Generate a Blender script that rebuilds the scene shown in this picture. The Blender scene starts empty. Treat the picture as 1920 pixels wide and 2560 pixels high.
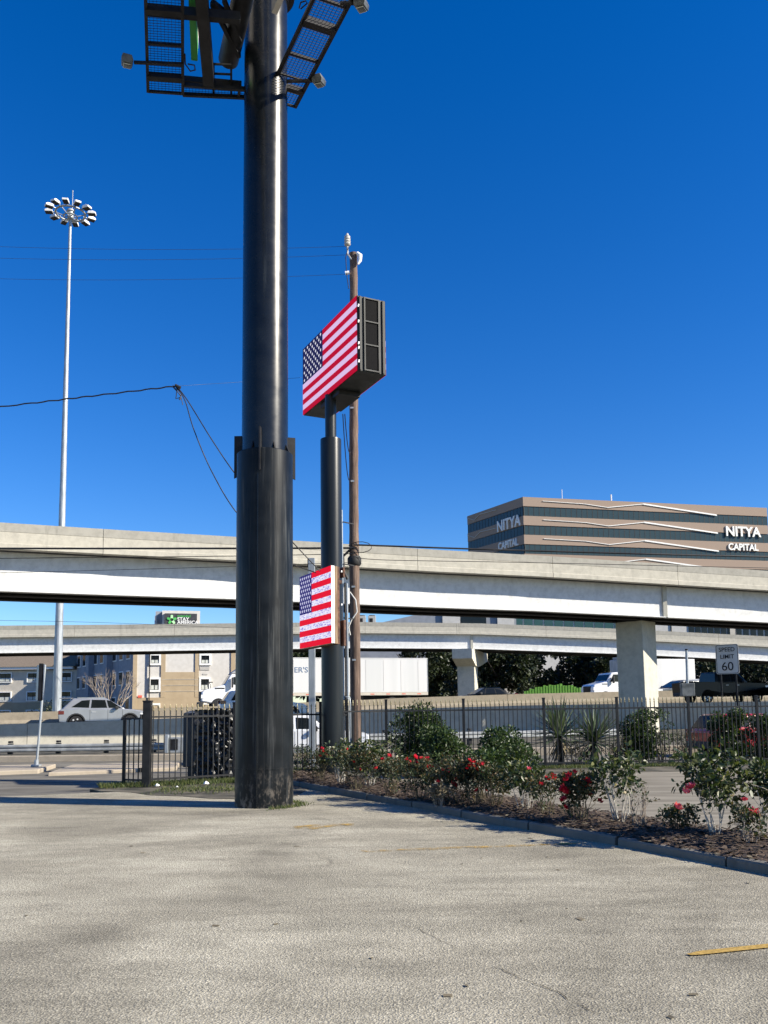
import bpy, math, random
import numpy as np
from mathutils import Vector, Matrix
R = math.radians
rnd = random.Random(7)
scn = bpy.context.scene
C = scn.collection

# ------------------------------------------------------------------ camera
F, PY, EYE = 2200.0, 1530.0, 1.6           # focal length and principal row in photo pixels (1920 x 2560)
PITCH, ROLL = R(6.35), R(-0.716)
RM = Matrix.Rotation(math.pi/2 + PITCH, 3, 'X') @ Matrix.Rotation(ROLL, 3, 'Z')
cam_d = bpy.data.cameras.new('camera'); cam = bpy.data.objects.new('camera', cam_d); C.objects.link(cam)
cam.location = (0, 0, EYE); cam.rotation_euler = RM.to_euler()
cam_d.sensor_fit = 'VERTICAL'; cam_d.sensor_height = 24.0; cam_d.sensor_width = 18.0
cam_d.lens = 24.0*F/2560.0; cam_d.shift_y = (PY-1280.0)/2560.0
cam_d.clip_start = 0.1; cam_d.clip_end = 6000
scn.camera = cam
# ------------------------------------------------------------------ light
SUN_EL, SUN_AZ = 31.0, 17.0                # sun to the right, a little behind the camera
sdir = Vector((math.cos(R(SUN_AZ))*math.cos(R(SUN_EL)), -math.sin(R(SUN_AZ))*math.cos(R(SUN_EL)), math.sin(R(SUN_EL))))
w = bpy.data.worlds.new('World'); scn.world = w; w.use_nodes = True
nt = w.node_tree; bg = nt.nodes['Background']
sky = nt.nodes.new('ShaderNodeTexSky'); sky.sky_type = 'NISHITA'; sky.sun_disc = False
sky.sun_elevation = R(SUN_EL); sky.sun_rotation = R(90+SUN_AZ)
sky.altitude = 100; sky.air_density = 1.0; sky.dust_density = 0.1; sky.ozone_density = 5.0
hs = nt.nodes.new('ShaderNodeHueSaturation'); hs.inputs['Hue'].default_value = .513; hs.inputs['Saturation'].default_value = 1.315; hs.inputs['Value'].default_value = 1.22
nt.links.new(sky.outputs[0], hs.inputs['Color']); nt.links.new(hs.outputs[0], bg.inputs['Color'])
bg.inputs['Strength'].default_value = 0.074
sl = bpy.data.lights.new('sun', 'SUN'); sl.energy = 5.0; sl.angle = R(0.53); sl.color = (1.0, 0.92, 0.78)
so = bpy.data.objects.new('sun', sl); C.objects.link(so); so.location = (20, -10, 40)
so.rotation_euler = sdir.to_track_quat('Z', 'Y').to_euler()
vs = scn.view_settings; vs.view_transform = 'Standard'; vs.look = 'None'; vs.exposure = 0.95; vs.gamma = 1.0; vs.use_curve_mapping = False
EMS = 1.0/2**vs.exposure

# ------------------------------------------------------------------ pixels to places
def ray(px, py): return RM @ Vector(((px-960)/F, -(py-PY)/F, -1.0))
def P(px, py, Y):
    d = ray(px, py); return Vector((0, 0, EYE)) + d*(Y/d.y)
def G(px, py, z=0.0):
    d = ray(px, py); return Vector((0, 0, EYE)) + d*((z-EYE)/d.z)
def PXY(px, Y, z):
    """the point of column px at distance Y and height z"""
    py = 1775.0
    for _ in range(6):
        p = P(px, py, Y); py -= (z-p.z)/Y*F
    return Vector((P(px, py, Y).x, Y, z))

# ------------------------------------------------------------------ materials
def lin(r, g, b):
    f = lambda c: (c/255/12.92 if c/255 <= .04045 else ((c/255+.055)/1.055)**2.4)
    return (f(r), f(g), f(b))
def pm(name, c1, c2=None, scale=4.0, rough=.6, metal=0.0, bump=0.0, bscale=40.0, stretch=(1,1,1), coord='obj', spec=.5, coat=0.0, lo=.38, hi=.62, detail=5.0, rvar=0.0, bdist=.01):
    m = bpy.data.materials.new(name); m.use_nodes = True
    t = m.node_tree; b = t.nodes['Principled BSDF']
    b.inputs['Roughness'].default_value = rough; b.inputs['Metallic'].default_value = metal
    b.inputs['Specular IOR Level'].default_value = spec; b.inputs['Coat Weight'].default_value = coat
    c2 = c2 or c1
    if coord == 'obj': co = t.nodes.new('ShaderNodeTexCoord').outputs['Object']
    else: co = t.nodes.new('ShaderNodeNewGeometry').outputs['Position']
    mp = t.nodes.new('ShaderNodeMapping'); mp.inputs['Scale'].default_value = stretch
    t.links.new(co, mp.inputs['Vector'])
    n = t.nodes.new('ShaderNodeTexNoise'); n.inputs['Scale'].default_value = scale; n.inputs['Detail'].default_value = detail
    t.links.new(mp.outputs[0], n.inputs['Vector'])
    cr = t.nodes.new('ShaderNodeValToRGB'); e = cr.color_ramp.elements
    e[0].position = lo; e[0].color = (*c1, 1); e[1].position = hi; e[1].color = (*c2, 1)
    t.links.new(n.outputs[0], cr.inputs[0]); t.links.new(cr.outputs[0], b.inputs['Base Color'])
    if rvar:
        mr = t.nodes.new('ShaderNodeMapRange'); mr.inputs['To Min'].default_value = rough-rvar; mr.inputs['To Max'].default_value = rough+rvar
        t.links.new(n.outputs[0], mr.inputs[0]); t.links.new(mr.outputs[0], b.inputs['Roughness'])
    if bump:
        n2 = t.nodes.new('ShaderNodeTexNoise'); n2.inputs['Scale'].default_value = bscale; n2.inputs['Detail'].default_value = 4
        t.links.new(mp.outputs[0], n2.inputs['Vector'])
        bp = t.nodes.new('ShaderNodeBump'); bp.inputs['Strength'].default_value = bump; bp.inputs['Distance'].default_value = bdist
        t.links.new(n2.outputs[0], bp.inputs['Height']); t.links.new(bp.outputs[0], b.inputs['Normal'])
    return m
class NT:
    """a small helper for longer node materials"""
    def __init__(s, name):
        s.m = bpy.data.materials.new(name); s.m.use_nodes = True; s.t = s.m.node_tree; s.b = s.t.nodes['Principled BSDF']
    def n(s, typ, **kw):
        x = s.t.nodes.new(typ)
        for k, v in kw.items():
            if k.startswith('_'): setattr(x, k[1:], v)
            else: x.inputs[k.replace('__', ' ')].default_value = v
        return x
    def l(s, a, b): s.t.links.new(a, b)
    def pos(s, stretch=(1,1,1), obj=False):
        o = s.n('ShaderNodeTexCoord').outputs['Object'] if obj else s.n('ShaderNodeNewGeometry').outputs['Position']
        mp = s.n('ShaderNodeMapping'); mp.inputs['Scale'].default_value = stretch; s.l(o, mp.inputs[0]); return mp.outputs[0]
    def noise(s, vec, scale, detail=4, rough=.5, dist=0):
        x = s.n('ShaderNodeTexNoise', Scale=scale, Detail=detail, Roughness=rough, Distortion=dist); s.l(vec, x.inputs['Vector']); return x.outputs[0]
    def ramp(s, fac, *stops):
        x = s.n('ShaderNodeValToRGB'); e = x.color_ramp.elements
        while len(e) < len(stops): e.new(.5)
        for k, (p, c) in enumerate(stops):
            e[k].position = p; e[k].color = (c, c, c, 1) if isinstance(c, (int, float)) else (*c, 1)
        s.l(fac, x.inputs[0]); return x.outputs[0]
    def mix(s, fac, a, b, mode='MIX'):
        x = s.n('ShaderNodeMix', _data_type='RGBA', _blend_type=mode)
        for v, i in ((fac, 0), (a, 6), (b, 7)):
            if hasattr(v, 'links'): s.l(v, x.inputs[i])
            else: x.inputs[i].default_value = v if i == 0 else ((*v, 1) if not isinstance(v, (int, float)) else (v, v, v, 1))
        return x.outputs[2]
    def bump(s, h, strength, dist=.01):
        x = s.n('ShaderNodeBump', Strength=strength, Distance=dist); s.l(h, x.inputs['Height']); s.l(x.outputs[0], s.b.inputs['Normal'])

M = {}
def asphalt():
    a = NT('worn_asphalt'); p = a.pos()
    ag = a.noise(p, 60, 4, .75); vo = a.n('ShaderNodeTexVoronoi', Scale=75.0); a.l(p, vo.inputs['Vector'])
    big = a.noise(p, .32, 4, .55, .6); med = a.noise(a.pos((1.0, 2.2, 1)), 1.3, 5, .6)
    base = a.ramp(big, (.28, (.172, .157, .122)), (.48, (.285, .262, .202)), (.70, (.405, .375, .292)))
    base = a.mix(.8, base, a.ramp(med, (.28, .72), (.5, 1.0), (.75, 1.22)), 'MULTIPLY')
    mr = a.n('ShaderNodeMapping'); mr.inputs['Rotation'].default_value = (0, 0, R(28)); mr.inputs['Scale'].default_value = (.16, 1.5, 1); a.l(p, mr.inputs[0])
    base = a.mix(.75, base, a.ramp(a.noise(mr.outputs[0], 1.0, 5, .6, .3), (.3, .80), (.5, 1.0), (.7, 1.16)), 'MULTIPLY')
    oil = a.mix(1.0, a.ramp(a.noise(p, 2.1, 3, .5), (.68, 0.0), (.78, .45)), a.ramp(a.noise(p, .5, 2), (.5, 0.0), (.6, 1.0)), 'MULTIPLY')
    base = a.mix(oil, base, (.10, .092, .08))
    base = a.mix(.85, base, a.ramp(ag, (.3, .4), (.5, 1.0), (.7, 1.75)), 'MULTIPLY')
    st = a.ramp(vo.outputs['Color'], (.05, .6), (.5, 1.0), (.97, 1.6))
    base = a.mix(.5, base, st, 'MULTIPLY')
    # cracks: thin warped cell borders, only here and there
    wv = a.n('ShaderNodeTexNoise', Scale=.9, Detail=8.0); a.l(p, wv.inputs['Vector'])
    av = a.n('ShaderNodeVectorMath', _operation='MULTIPLY_ADD'); a.l(wv.outputs['Color'], av.inputs[0]); av.inputs[1].default_value = (.9, .5, .0); a.l(p, av.inputs[2])
    cv = a.n('ShaderNodeTexVoronoi', Scale=.23, _feature='DISTANCE_TO_EDGE'); a.l(av.outputs[0], cv.inputs['Vector'])
    ck = a.ramp(cv.outputs['Distance'], (.0, 1.0), (.0016, 0.0))
    msk = a.ramp(a.noise(p, .7, 3), (.56, 0.0), (.66, .5))
    ckm = a.mix(1.0, ck, msk, 'MULTIPLY')
    base = a.mix(ckm, base, (.09, .083, .07))
    a.l(base, a.b.inputs['Base Color']); a.b.inputs['Roughness'].default_value = .95; a.b.inputs['Specular IOR Level'].default_value = .08
    h = a.mix(.5, ag, vo.outputs['Distance']); a.bump(h, .8, .014)
    return a.m
M['asphalt'] = asphalt()
M['street'] = pm('street_concrete', (.115, .107, .090), (.185, .173, .147), 1.2, .95, spec=.08, bump=.3, bscale=50, coord='pos', stretch=(.5, 2, 1))
M['pale_lot'] = pm('pale_concrete', (.175, .158, .125), (.265, .242, .195), 1.4, .95, spec=.08, bump=.35, bscale=45, coord='pos', stretch=(.35, 2.4, 1))
M['ground'] = pm('dry_ground', (.09, .085, .05), (.17, .15, .10), .8, .95, bump=.4, bscale=8, coord='pos')
M['dirt'] = pm('dirt_and_moss', (.025, .024, .014), (.12, .105, .075), 1.6, .95, bump=.6, bscale=30, coord='pos', detail=8)
M['mulch'] = pm('bark_mulch', (.022, .013, .008), (.10, .062, .04), 16, .95, bump=1.0, bscale=38, coord='pos', detail=8, bdist=.03)
M['chip'] = pm('bark_chip', (.022, .014, .009), (.11, .078, .053), 9, .9, coord='pos')
M['yellow'] = None
def worn_paint():
    a = NT('worn_yellow_paint'); p = a.pos()
    col = a.ramp(a.noise(p, 45, 4, .7), (.3, (.30, .185, .035)), (.7, (.52, .33, .06)))
    a.l(col, a.b.inputs['Base Color']); a.b.inputs['Roughness'].default_value = .85
    al = a.ramp(a.mix(.5, a.noise(p, 5, 4), a.noise(p, 55, 3, .7)), (.47, 0.0), (.58, .9)); a.l(al, a.b.inputs['Alpha'])
    return a.m
M['yellow'] = worn_paint()
M['yellow_fresh'] = pm('yellow_road_paint', (.30, .20, .06), (.47, .31, .09), 40, .85, coord='pos', spec=.1)
def concrete(name, c, stain=.55, top=.0):
    a = NT(name); p = a.pos(); st = a.noise(a.pos((1.0, 1.0, .18)), 1.6, 6, .65); sp = a.noise(p, 3.2, 6, .7)
    base = a.mix(.7, c, a.ramp(sp, (.3, .72), (.55, 1.0), (.8, 1.12)), 'MULTIPLY')
    base = a.mix(a.ramp(st, (.58, 0.0), (.8, stain)), base, tuple(x*.42 for x in c))
    a.l(base, a.b.inputs['Base Color']); a.b.inputs['Roughness'].default_value = .88; a.b.inputs['Specular IOR Level'].default_value = .2
    a.bump(a.noise(p, 22, 6, .65), .35, .015); return a.m
M['parapet'] = concrete('bridge_concrete', (.455, .43, .36))
M['parapet_cap'] = concrete('weathered_parapet_cap', (.34, .325, .28), .8)
M['pier'] = concrete('pier_concrete', (.50, .48, .40), .35)
M['median'] = concrete('tan_barrier_concrete', (.27, .235, .18), .8)
M['wall'] = concrete('wall_concrete', (.45, .425, .36), .4)
M['kerb'] = concrete('kerb_concrete', (.165, .155, .135), .9)
M['tan_kerb'] = concrete('tan_kerb_concrete', (.36, .31, .24), .5)
M['girder'] = concrete('white_girder_paint', (.64, .645, .63), .22)
M['deck_shade'] = pm('shade_dark_soffit', (.028, .026, .024), (.045, .042, .04), 1, .9, coord='pos')  # near-black colour holds the shade under the deck
def pole_paint():
    a = NT('black_pole_paint'); p = a.pos((1, 1, .05)); q = a.pos()
    s = a.noise(p, 9, 5, .6); s2 = a.noise(a.pos((1, 1, .012)), 26, 4, .6); hgt = a.noise(a.pos((.6, .6, .45)), 1.6, 4)
    base = a.ramp(a.noise(q, 3.0, 5), (.3, (.005, .006, .007)), (.7, (.010, .012, .014)))
    m1 = a.mix(1.0, a.ramp(s, (.62, 0.0), (.74, .35)), a.ramp(hgt, (.45, 0.0), (.65, 1.0)), 'MULTIPLY')
    base = a.mix(m1, base, (.06, .068, .072))
    base = a.mix(a.ramp(s2, (.68, 0.0), (.76, .3)), base, (.08, .085, .085))
    a.l(base, a.b.inputs['Base Color'])
    a.l(a.ramp(a.noise(q, 5, 5), (.3, .23), (.7, .30)), a.b.inputs['Roughness'])
    a.b.inputs['Specular IOR Level'].default_value = .4; a.bump(a.noise(a.pos((1, 1, .3)), 9, 4), .05, .01); return a.m
M['pole'] = pole_paint()
def low_pole_paint():
    a = NT('scuffed_pole_paint'); q = a.pos()
    sep = a.n('ShaderNodeSeparateXYZ'); a.l(q, sep.inputs[0])
    s = a.noise(a.pos((1, 1, .035)), 10, 5, .65); s2 = a.noise(a.pos((1, 1, .02)), 30, 4, .6); b = a.noise(a.pos((.8, .8, .35)), 2.0, 5, .6)
    base = a.ramp(a.noise(q, 3.0, 5), (.3, (.004, .005, .006)), (.7, (.011, .013, .015)))
    base = a.mix(a.mix(1.0, a.ramp(s, (.53, 0.0), (.68, .75)), a.ramp(b, (.40, 0.0), (.62, 1.0)), 'MULTIPLY'), base, (.085, .09, .09))
    base = a.mix(a.ramp(s2, (.62, 0.0), (.72, .5)), base, (.085, .082, .075))
    zf = a.n('ShaderNodeMapRange'); a.l(sep.outputs['Z'], zf.inputs[0])
    zf.inputs['From Min'].default_value = .75; zf.inputs['From Max'].default_value = .1
    foot = a.mix(1.0, zf.outputs[0], a.ramp(a.noise(a.pos((1, 1, .5)), 9, 6, .7), (.5, 0.0), (.64, .8)), 'MULTIPLY')
    base = a.mix(foot, base, (.17, .15, .125))
    a.l(base, a.b.inputs['Base Color']); a.l(a.ramp(s, (.3, .27), (.7, .5)), a.b.inputs['Roughness'])
    a.b.inputs['Specular IOR Level'].default_value = .18; a.bump(a.noise(a.pos((1, 1, .3)), 14, 4), .08, .01); return a.m
M['pole_low'] = low_pole_paint()
M['sign_pole'] = pm('dark_sign_pole_paint', (.008, .010, .011), (.017, .020, .022), 3, .32, coord='pos', stretch=(1, 1, .1), bump=.04, spec=.3)
M['dark_steel'] = pm('dark_steel', (.007, .007, .008), (.018, .018, .020), 5, .55, spec=.3)
M['grey_steel'] = pm('weathered_grey_steel', (.045, .052, .055), (.14, .15, .15), 3, .5, metal=.3)
M['cabinet'] = pm('cabinet_metal', (.010, .012, .012), (.030, .034, .034), 2.5, .5, spec=.3, stretch=(1, 1, .5))
M['vent'] = pm('black_louvre', (.004, .004, .005), (.009, .009, .010), 60, .7, spec=.05)
M['fence'] = pm('charcoal_fence_paint', (.009, .0095, .0105), (.018, .0185, .02), 8, .45, spec=.3)
M['gold'] = pm('dull_gold_tip', (.30, .25, .14), (.42, .36, .22), 20, .4, metal=.5)
M['galv'] = pm('galvanised_steel', (.27, .30, .32), (.38, .41, .43), 6, .45, metal=.4, stretch=(1, 1, .2))
M['galv_dull'] = pm('dull_galvanised', (.28, .29, .29), (.42, .43, .42), 3, .5, metal=.35)
M['lamp_white'] = pm('luminaire_aluminium', (.62, .62, .60), (.76, .76, .74), 5, .4)
M['black'] = pm('black_rubber', (.008, .008, .008), (.016, .016, .016), 12, .7)
M['cable'] = pm('cable_black', (.010, .010, .011), (.018, .018, .019), 9, .6)
M['cable_thin'] = pm('cable_dark_blue', (.03, .05, .09), (.035, .055, .10), 9, .6)
M['white_cable'] = pm('white_cable', (.5, .5, .48), (.6, .6, .57), 9, .6)
def wood():
    a = NT('creosote_wood'); g = a.noise(a.pos((1, 1, .06)), 22, 6, .65); k = a.noise(a.pos((1, 1, .5)), 2.2, 4)
    base = a.ramp(g, (.3, (.045, .028, .02)), (.52, (.13, .085, .062)), (.72, (.24, .175, .135)))
    base = a.mix(a.ramp(k, (.5, 0.0), (.75, .6)), base, (.055, .035, .026))
    a.l(base, a.b.inputs['Base Color']); a.b.inputs['Roughness'].default_value = .85; a.bump(g, .6, .02); return a.m
M['wood'] = wood()
M['plywood'] = pm('weathered_plywood', (.16, .10, .055), (.33, .235, .14), 6, .8, stretch=(3, 3, .3), bump=.2)
M['rust'] = pm('rusty_steel', (.06, .028, .018), (.15, .07, .04), 14, .8)
M['white_plastic'] = pm('white_trim', (.74, .74, .73), (.82, .82, .81), 3, .4)
def emit(name, c, s=1.0, base=(.006, .006, .006)):
    a = NT(name); a.b.inputs['Base Color'].default_value = (*base, 1); a.b.inputs['Roughness'].default_value = .6; a.b.inputs['Specular IOR Level'].default_value = .05
    p = a.pos(obj=True); col = a.mix(.35, c, a.ramp(a.noise(p, 40, 2), (.35, .8), (.65, 1.1)), 'MULTIPLY')
    a.l(col, a.b.inputs['Emission Color']); a.b.inputs['Emission Strength'].default_value = s*EMS; return a.m
M['led_red'] = emit('led_red', (.50, .0, .022)); M['led_white'] = emit('led_lavender_white', (.72, .53, .82)); M['led_blue'] = emit('led_navy', (.012, .011, .075)); M['led_star'] = emit('led_star_white', (.85, .85, .95))
M['led2_red'] = emit('bright_led_red', (.80, .003, .028)); M['led2_blue'] = emit('bright_led_navy', (.018, .014, .17)); M['led2_star'] = emit('bright_led_star', (.62, .62, .85))
def led_scan():
    a = NT('led_white_with_scan_lines'); o = a.n('ShaderNodeTexCoord').outputs['Object']
    mp = a.n('ShaderNodeMapping'); mp.inputs['Scale'].default_value = (9, 9, 55); a.l(o, mp.inputs[0])
    n = a.noise(mp.outputs[0], 1.0, 2, .5, .2)
    col = a.ramp(n, (.36, (.16, .12, .62)), (.44, (.62, .58, .92)), (.55, (.88, .86, .97)))
    a.b.inputs['Base Color'].default_value = (.006, .006, .006, 1); a.b.inputs['Specular IOR Level'].default_value = .05
    a.l(col, a.b.inputs['Emission Color']); a.b.inputs['Emission Strength'].default_value = EMS; return a.m
M['led2_white'] = led_scan()
M['glass'] = pm('dark_window_glass', (.008, .010, .011), (.014, .017, .018), 1, .1, spec=.3)
M['teal_glass'] = pm('teal_ribbon_glass', (.026, .044, .050), (.040, .064, .070), .12, .22, spec=.25)
M['green_glass'] = pm('green_office_glass', (.018, .055, .045), (.035, .085, .07), .3, .12, spec=.6)
M['brick'] = pm('brown_brick', (.235, .175, .135), (.285, .215, .168), 30, .85, stretch=(1, 1, 3))
M['sign_white'] = pm('white_sign_letters', (.64, .64, .62), (.70, .70, .68), 3, .5)
M['sign_dark'] = pm('dark_sign_panel', (.035, .036, .038), (.05, .05, .053), 3, .5)
M['sign_green'] = pm('green_sign', (.05, .36, .07), (.09, .46, .10), 3, .5)
M['pale_green'] = pm('pale_green_sign', (.40, .75, .36), (.5, .8, .45), 3, .5)
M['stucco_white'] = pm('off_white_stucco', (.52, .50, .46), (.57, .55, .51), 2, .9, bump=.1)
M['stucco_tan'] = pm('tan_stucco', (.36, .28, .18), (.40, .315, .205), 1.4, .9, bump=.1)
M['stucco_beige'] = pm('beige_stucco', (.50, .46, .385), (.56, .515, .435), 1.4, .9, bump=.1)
M['stucco_grey_and_shade'] = pm('blue_grey_and_shade_stucco', (.23, .25, .28), (.28, .30, .335), 1.4, .9)  # painted shade on the hotel side wall, plain grey on other blocks
M['white_trim'] = pm('white_window_trim', (.76, .76, .73), (.82, .82, .79), 4, .6)
M['shingle'] = pm('brown_shingle', (.12, .095, .07), (.20, .16, .12), 5, .95, stretch=(1, 6, 6))
M['curtain'] = pm('pale_curtain', (.42, .44, .40), (.60, .62, .56), 6, .9, stretch=(4, 1, .2))
M['grille'] = pm('grey_grille', (.36, .35, .32), (.44, .43, .40), 30, .7, stretch=(.1, .1, 3))
M['red_sign'] = pm('red_notice', (.62, .09, .05), (.70, .13, .08), 8, .6)
M['hoarding'] = pm('bright_green_sheet', (.07, .25, .03), (.17, .38, .06), 3, .6, stretch=(3, 1, .1))
def paint(name, c, rough=.25, metal=.0, coat=.6, spec=.5): return pm(name, tuple(x*.94 for x in c), tuple(min(1, x*1.05) for x in c), 1.3, rough, metal=metal, coat=coat, spec=spec)
M['silver_paint'] = paint('silver_car_paint', (.40, .41, .43), .3, .5)
M['white_paint'] = paint('white_car_paint', (.76, .77, .78))
M['black_paint'] = paint('black_car_paint', (.005, .007, .008), .3, 0, .0, .25)
M['red_paint'] = paint('red_car_paint', (.30, .006, .014))
M['grey_paint'] = paint('grey_car_paint', (.10, .11, .12), .3, .3)
M['trailer_white'] = pm('trailer_white_panel', (.56, .57, .56), (.63, .63, .62), .5, .5, stretch=(2, 2, .1))
M['trim_grey'] = pm('dark_plastic_trim', (.02, .021, .022), (.035, .036, .037), 10, .65)
M['rim'] = pm('alloy_rim', (.55, .56, .57), (.66, .67, .68), 8, .35, metal=.15)
M['tail'] = pm('red_tail_lamp', (.09, .004, .004), (.13, .006, .005), 8, .2, coat=.5)
M['lamp'] = pm('clear_head_lamp', (.62, .64, .66), (.75, .77, .8), 8, .12, coat=.6)
M['speed_white'] = pm('sign_face_white', (.52, .52, .50), (.58, .58, .56), 3, .5)
M['logo_blue'] = pm('faded_blue_print', (.10, .16, .26), (.14, .2, .3), 3, .6)
M['crack_dirt'] = pm('crack_dirt', (.05, .045, .038), (.10, .09, .072), 20, .95, coord='pos', spec=.05)
M['ink'] = pm('sign_black_ink', (.008, .008, .009), (.012, .012, .013), 3, .6)
M['stem_white'] = pm('pale_grey_stem', (.33, .30, .25), (.55, .52, .45), 30, .8)
M['stem_green'] = pm('green_brown_stem', (.07, .06, .03), (.13, .11, .06), 20, .8)
M['bark'] = pm('dark_bark', (.03, .025, .02), (.075, .06, .048), 9, .9, bump=.4)
M['bare_bark'] = pm('pale_bare_bark', (.20, .165, .13), (.33, .28, .23), 9, .9)
def leaf(name, c1, c2, c3, gloss=.45, trans=.25):
    a = NT(name); at = a.n('ShaderNodeAttribute', _attribute_name='tint')
    col = a.ramp(at.outputs['Fac'], (.0, c1), (.6, c2), (1.0, c3))
    a.l(col, a.b.inputs['Base Color']); a.b.inputs['Roughness'].default_value = gloss; a.b.inputs['Specular IOR Level'].default_value = .4
    tr = a.n('ShaderNodeBsdfTranslucent'); a.l(a.mix(1.0, col, (1.2, 1.3, .5), 'MULTIPLY'), tr.inputs['Color'])
    mx = a.n('ShaderNodeMixShader'); mx.inputs[0].default_value = trans
    out = a.t.nodes['Material Output']; a.l(a.b.outputs[0], mx.inputs[1]); a.l(tr.outputs[0], mx.inputs[2]); a.l(mx.outputs[0], out.inputs[0])
    return a.m
M['leaf_cam'] = leaf('glossy_camellia_leaf', (.016, .028, .011), (.040, .064, .022), (.15, .155, .06), .42)
M['leaf_rose'] = leaf('rose_leaf', (.022, .036, .018), (.045, .065, .030), (.15, .09, .04), .5)
M['leaf_hedge'] = leaf('hedge_leaf', (.014, .030, .010), (.036, .066, .018), (.10, .135, .045), .42)
M['leaf_oak'] = leaf('dark_oak_leaf', (.010, .016, .008), (.022, .034, .014), (.05, .065, .025), .5, .12)
M['leaf_yucca'] = leaf('yucca_leaf', (.045, .07, .04), (.09, .125, .075), (.17, .20, .13), .45, .12)
M['leaf_dead'] = leaf('dry_yucca_leaf', (.10, .085, .055), (.17, .14, .09), (.25, .21, .14), .8, .1)
M['grass'] = leaf('grass_blade', (.035, .055, .015), (.075, .105, .03), (.17, .16, .06), .6, .3)
M['petal_red'] = leaf('red_petal', (.38, .006, .02), (.60, .012, .045), (.68, .05, .045), .5, .3)
M['petal_pink'] = leaf('pink_petal', (.55, .04, .11), (.70, .08, .17), (.75, .18, .25), .5, .3)
M['petal_cream'] = leaf('cream_petal', (.62, .52, .42), (.72, .62, .52), (.78, .70, .62), .5, .3)
M['poly'] = pm('black_plastic_sheet', (.006, .007, .008), (.014, .015, .017), 4, .38, bump=.35, bscale=9, bdist=.05, stretch=(1, 1, 1.8), detail=3, spec=.45)
M['cab_grey'] = pm('matte_dark_cover', (.028, .030, .032), (.05, .052, .054), 3, .5, bump=.3, bscale=5, bdist=.05)

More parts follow.
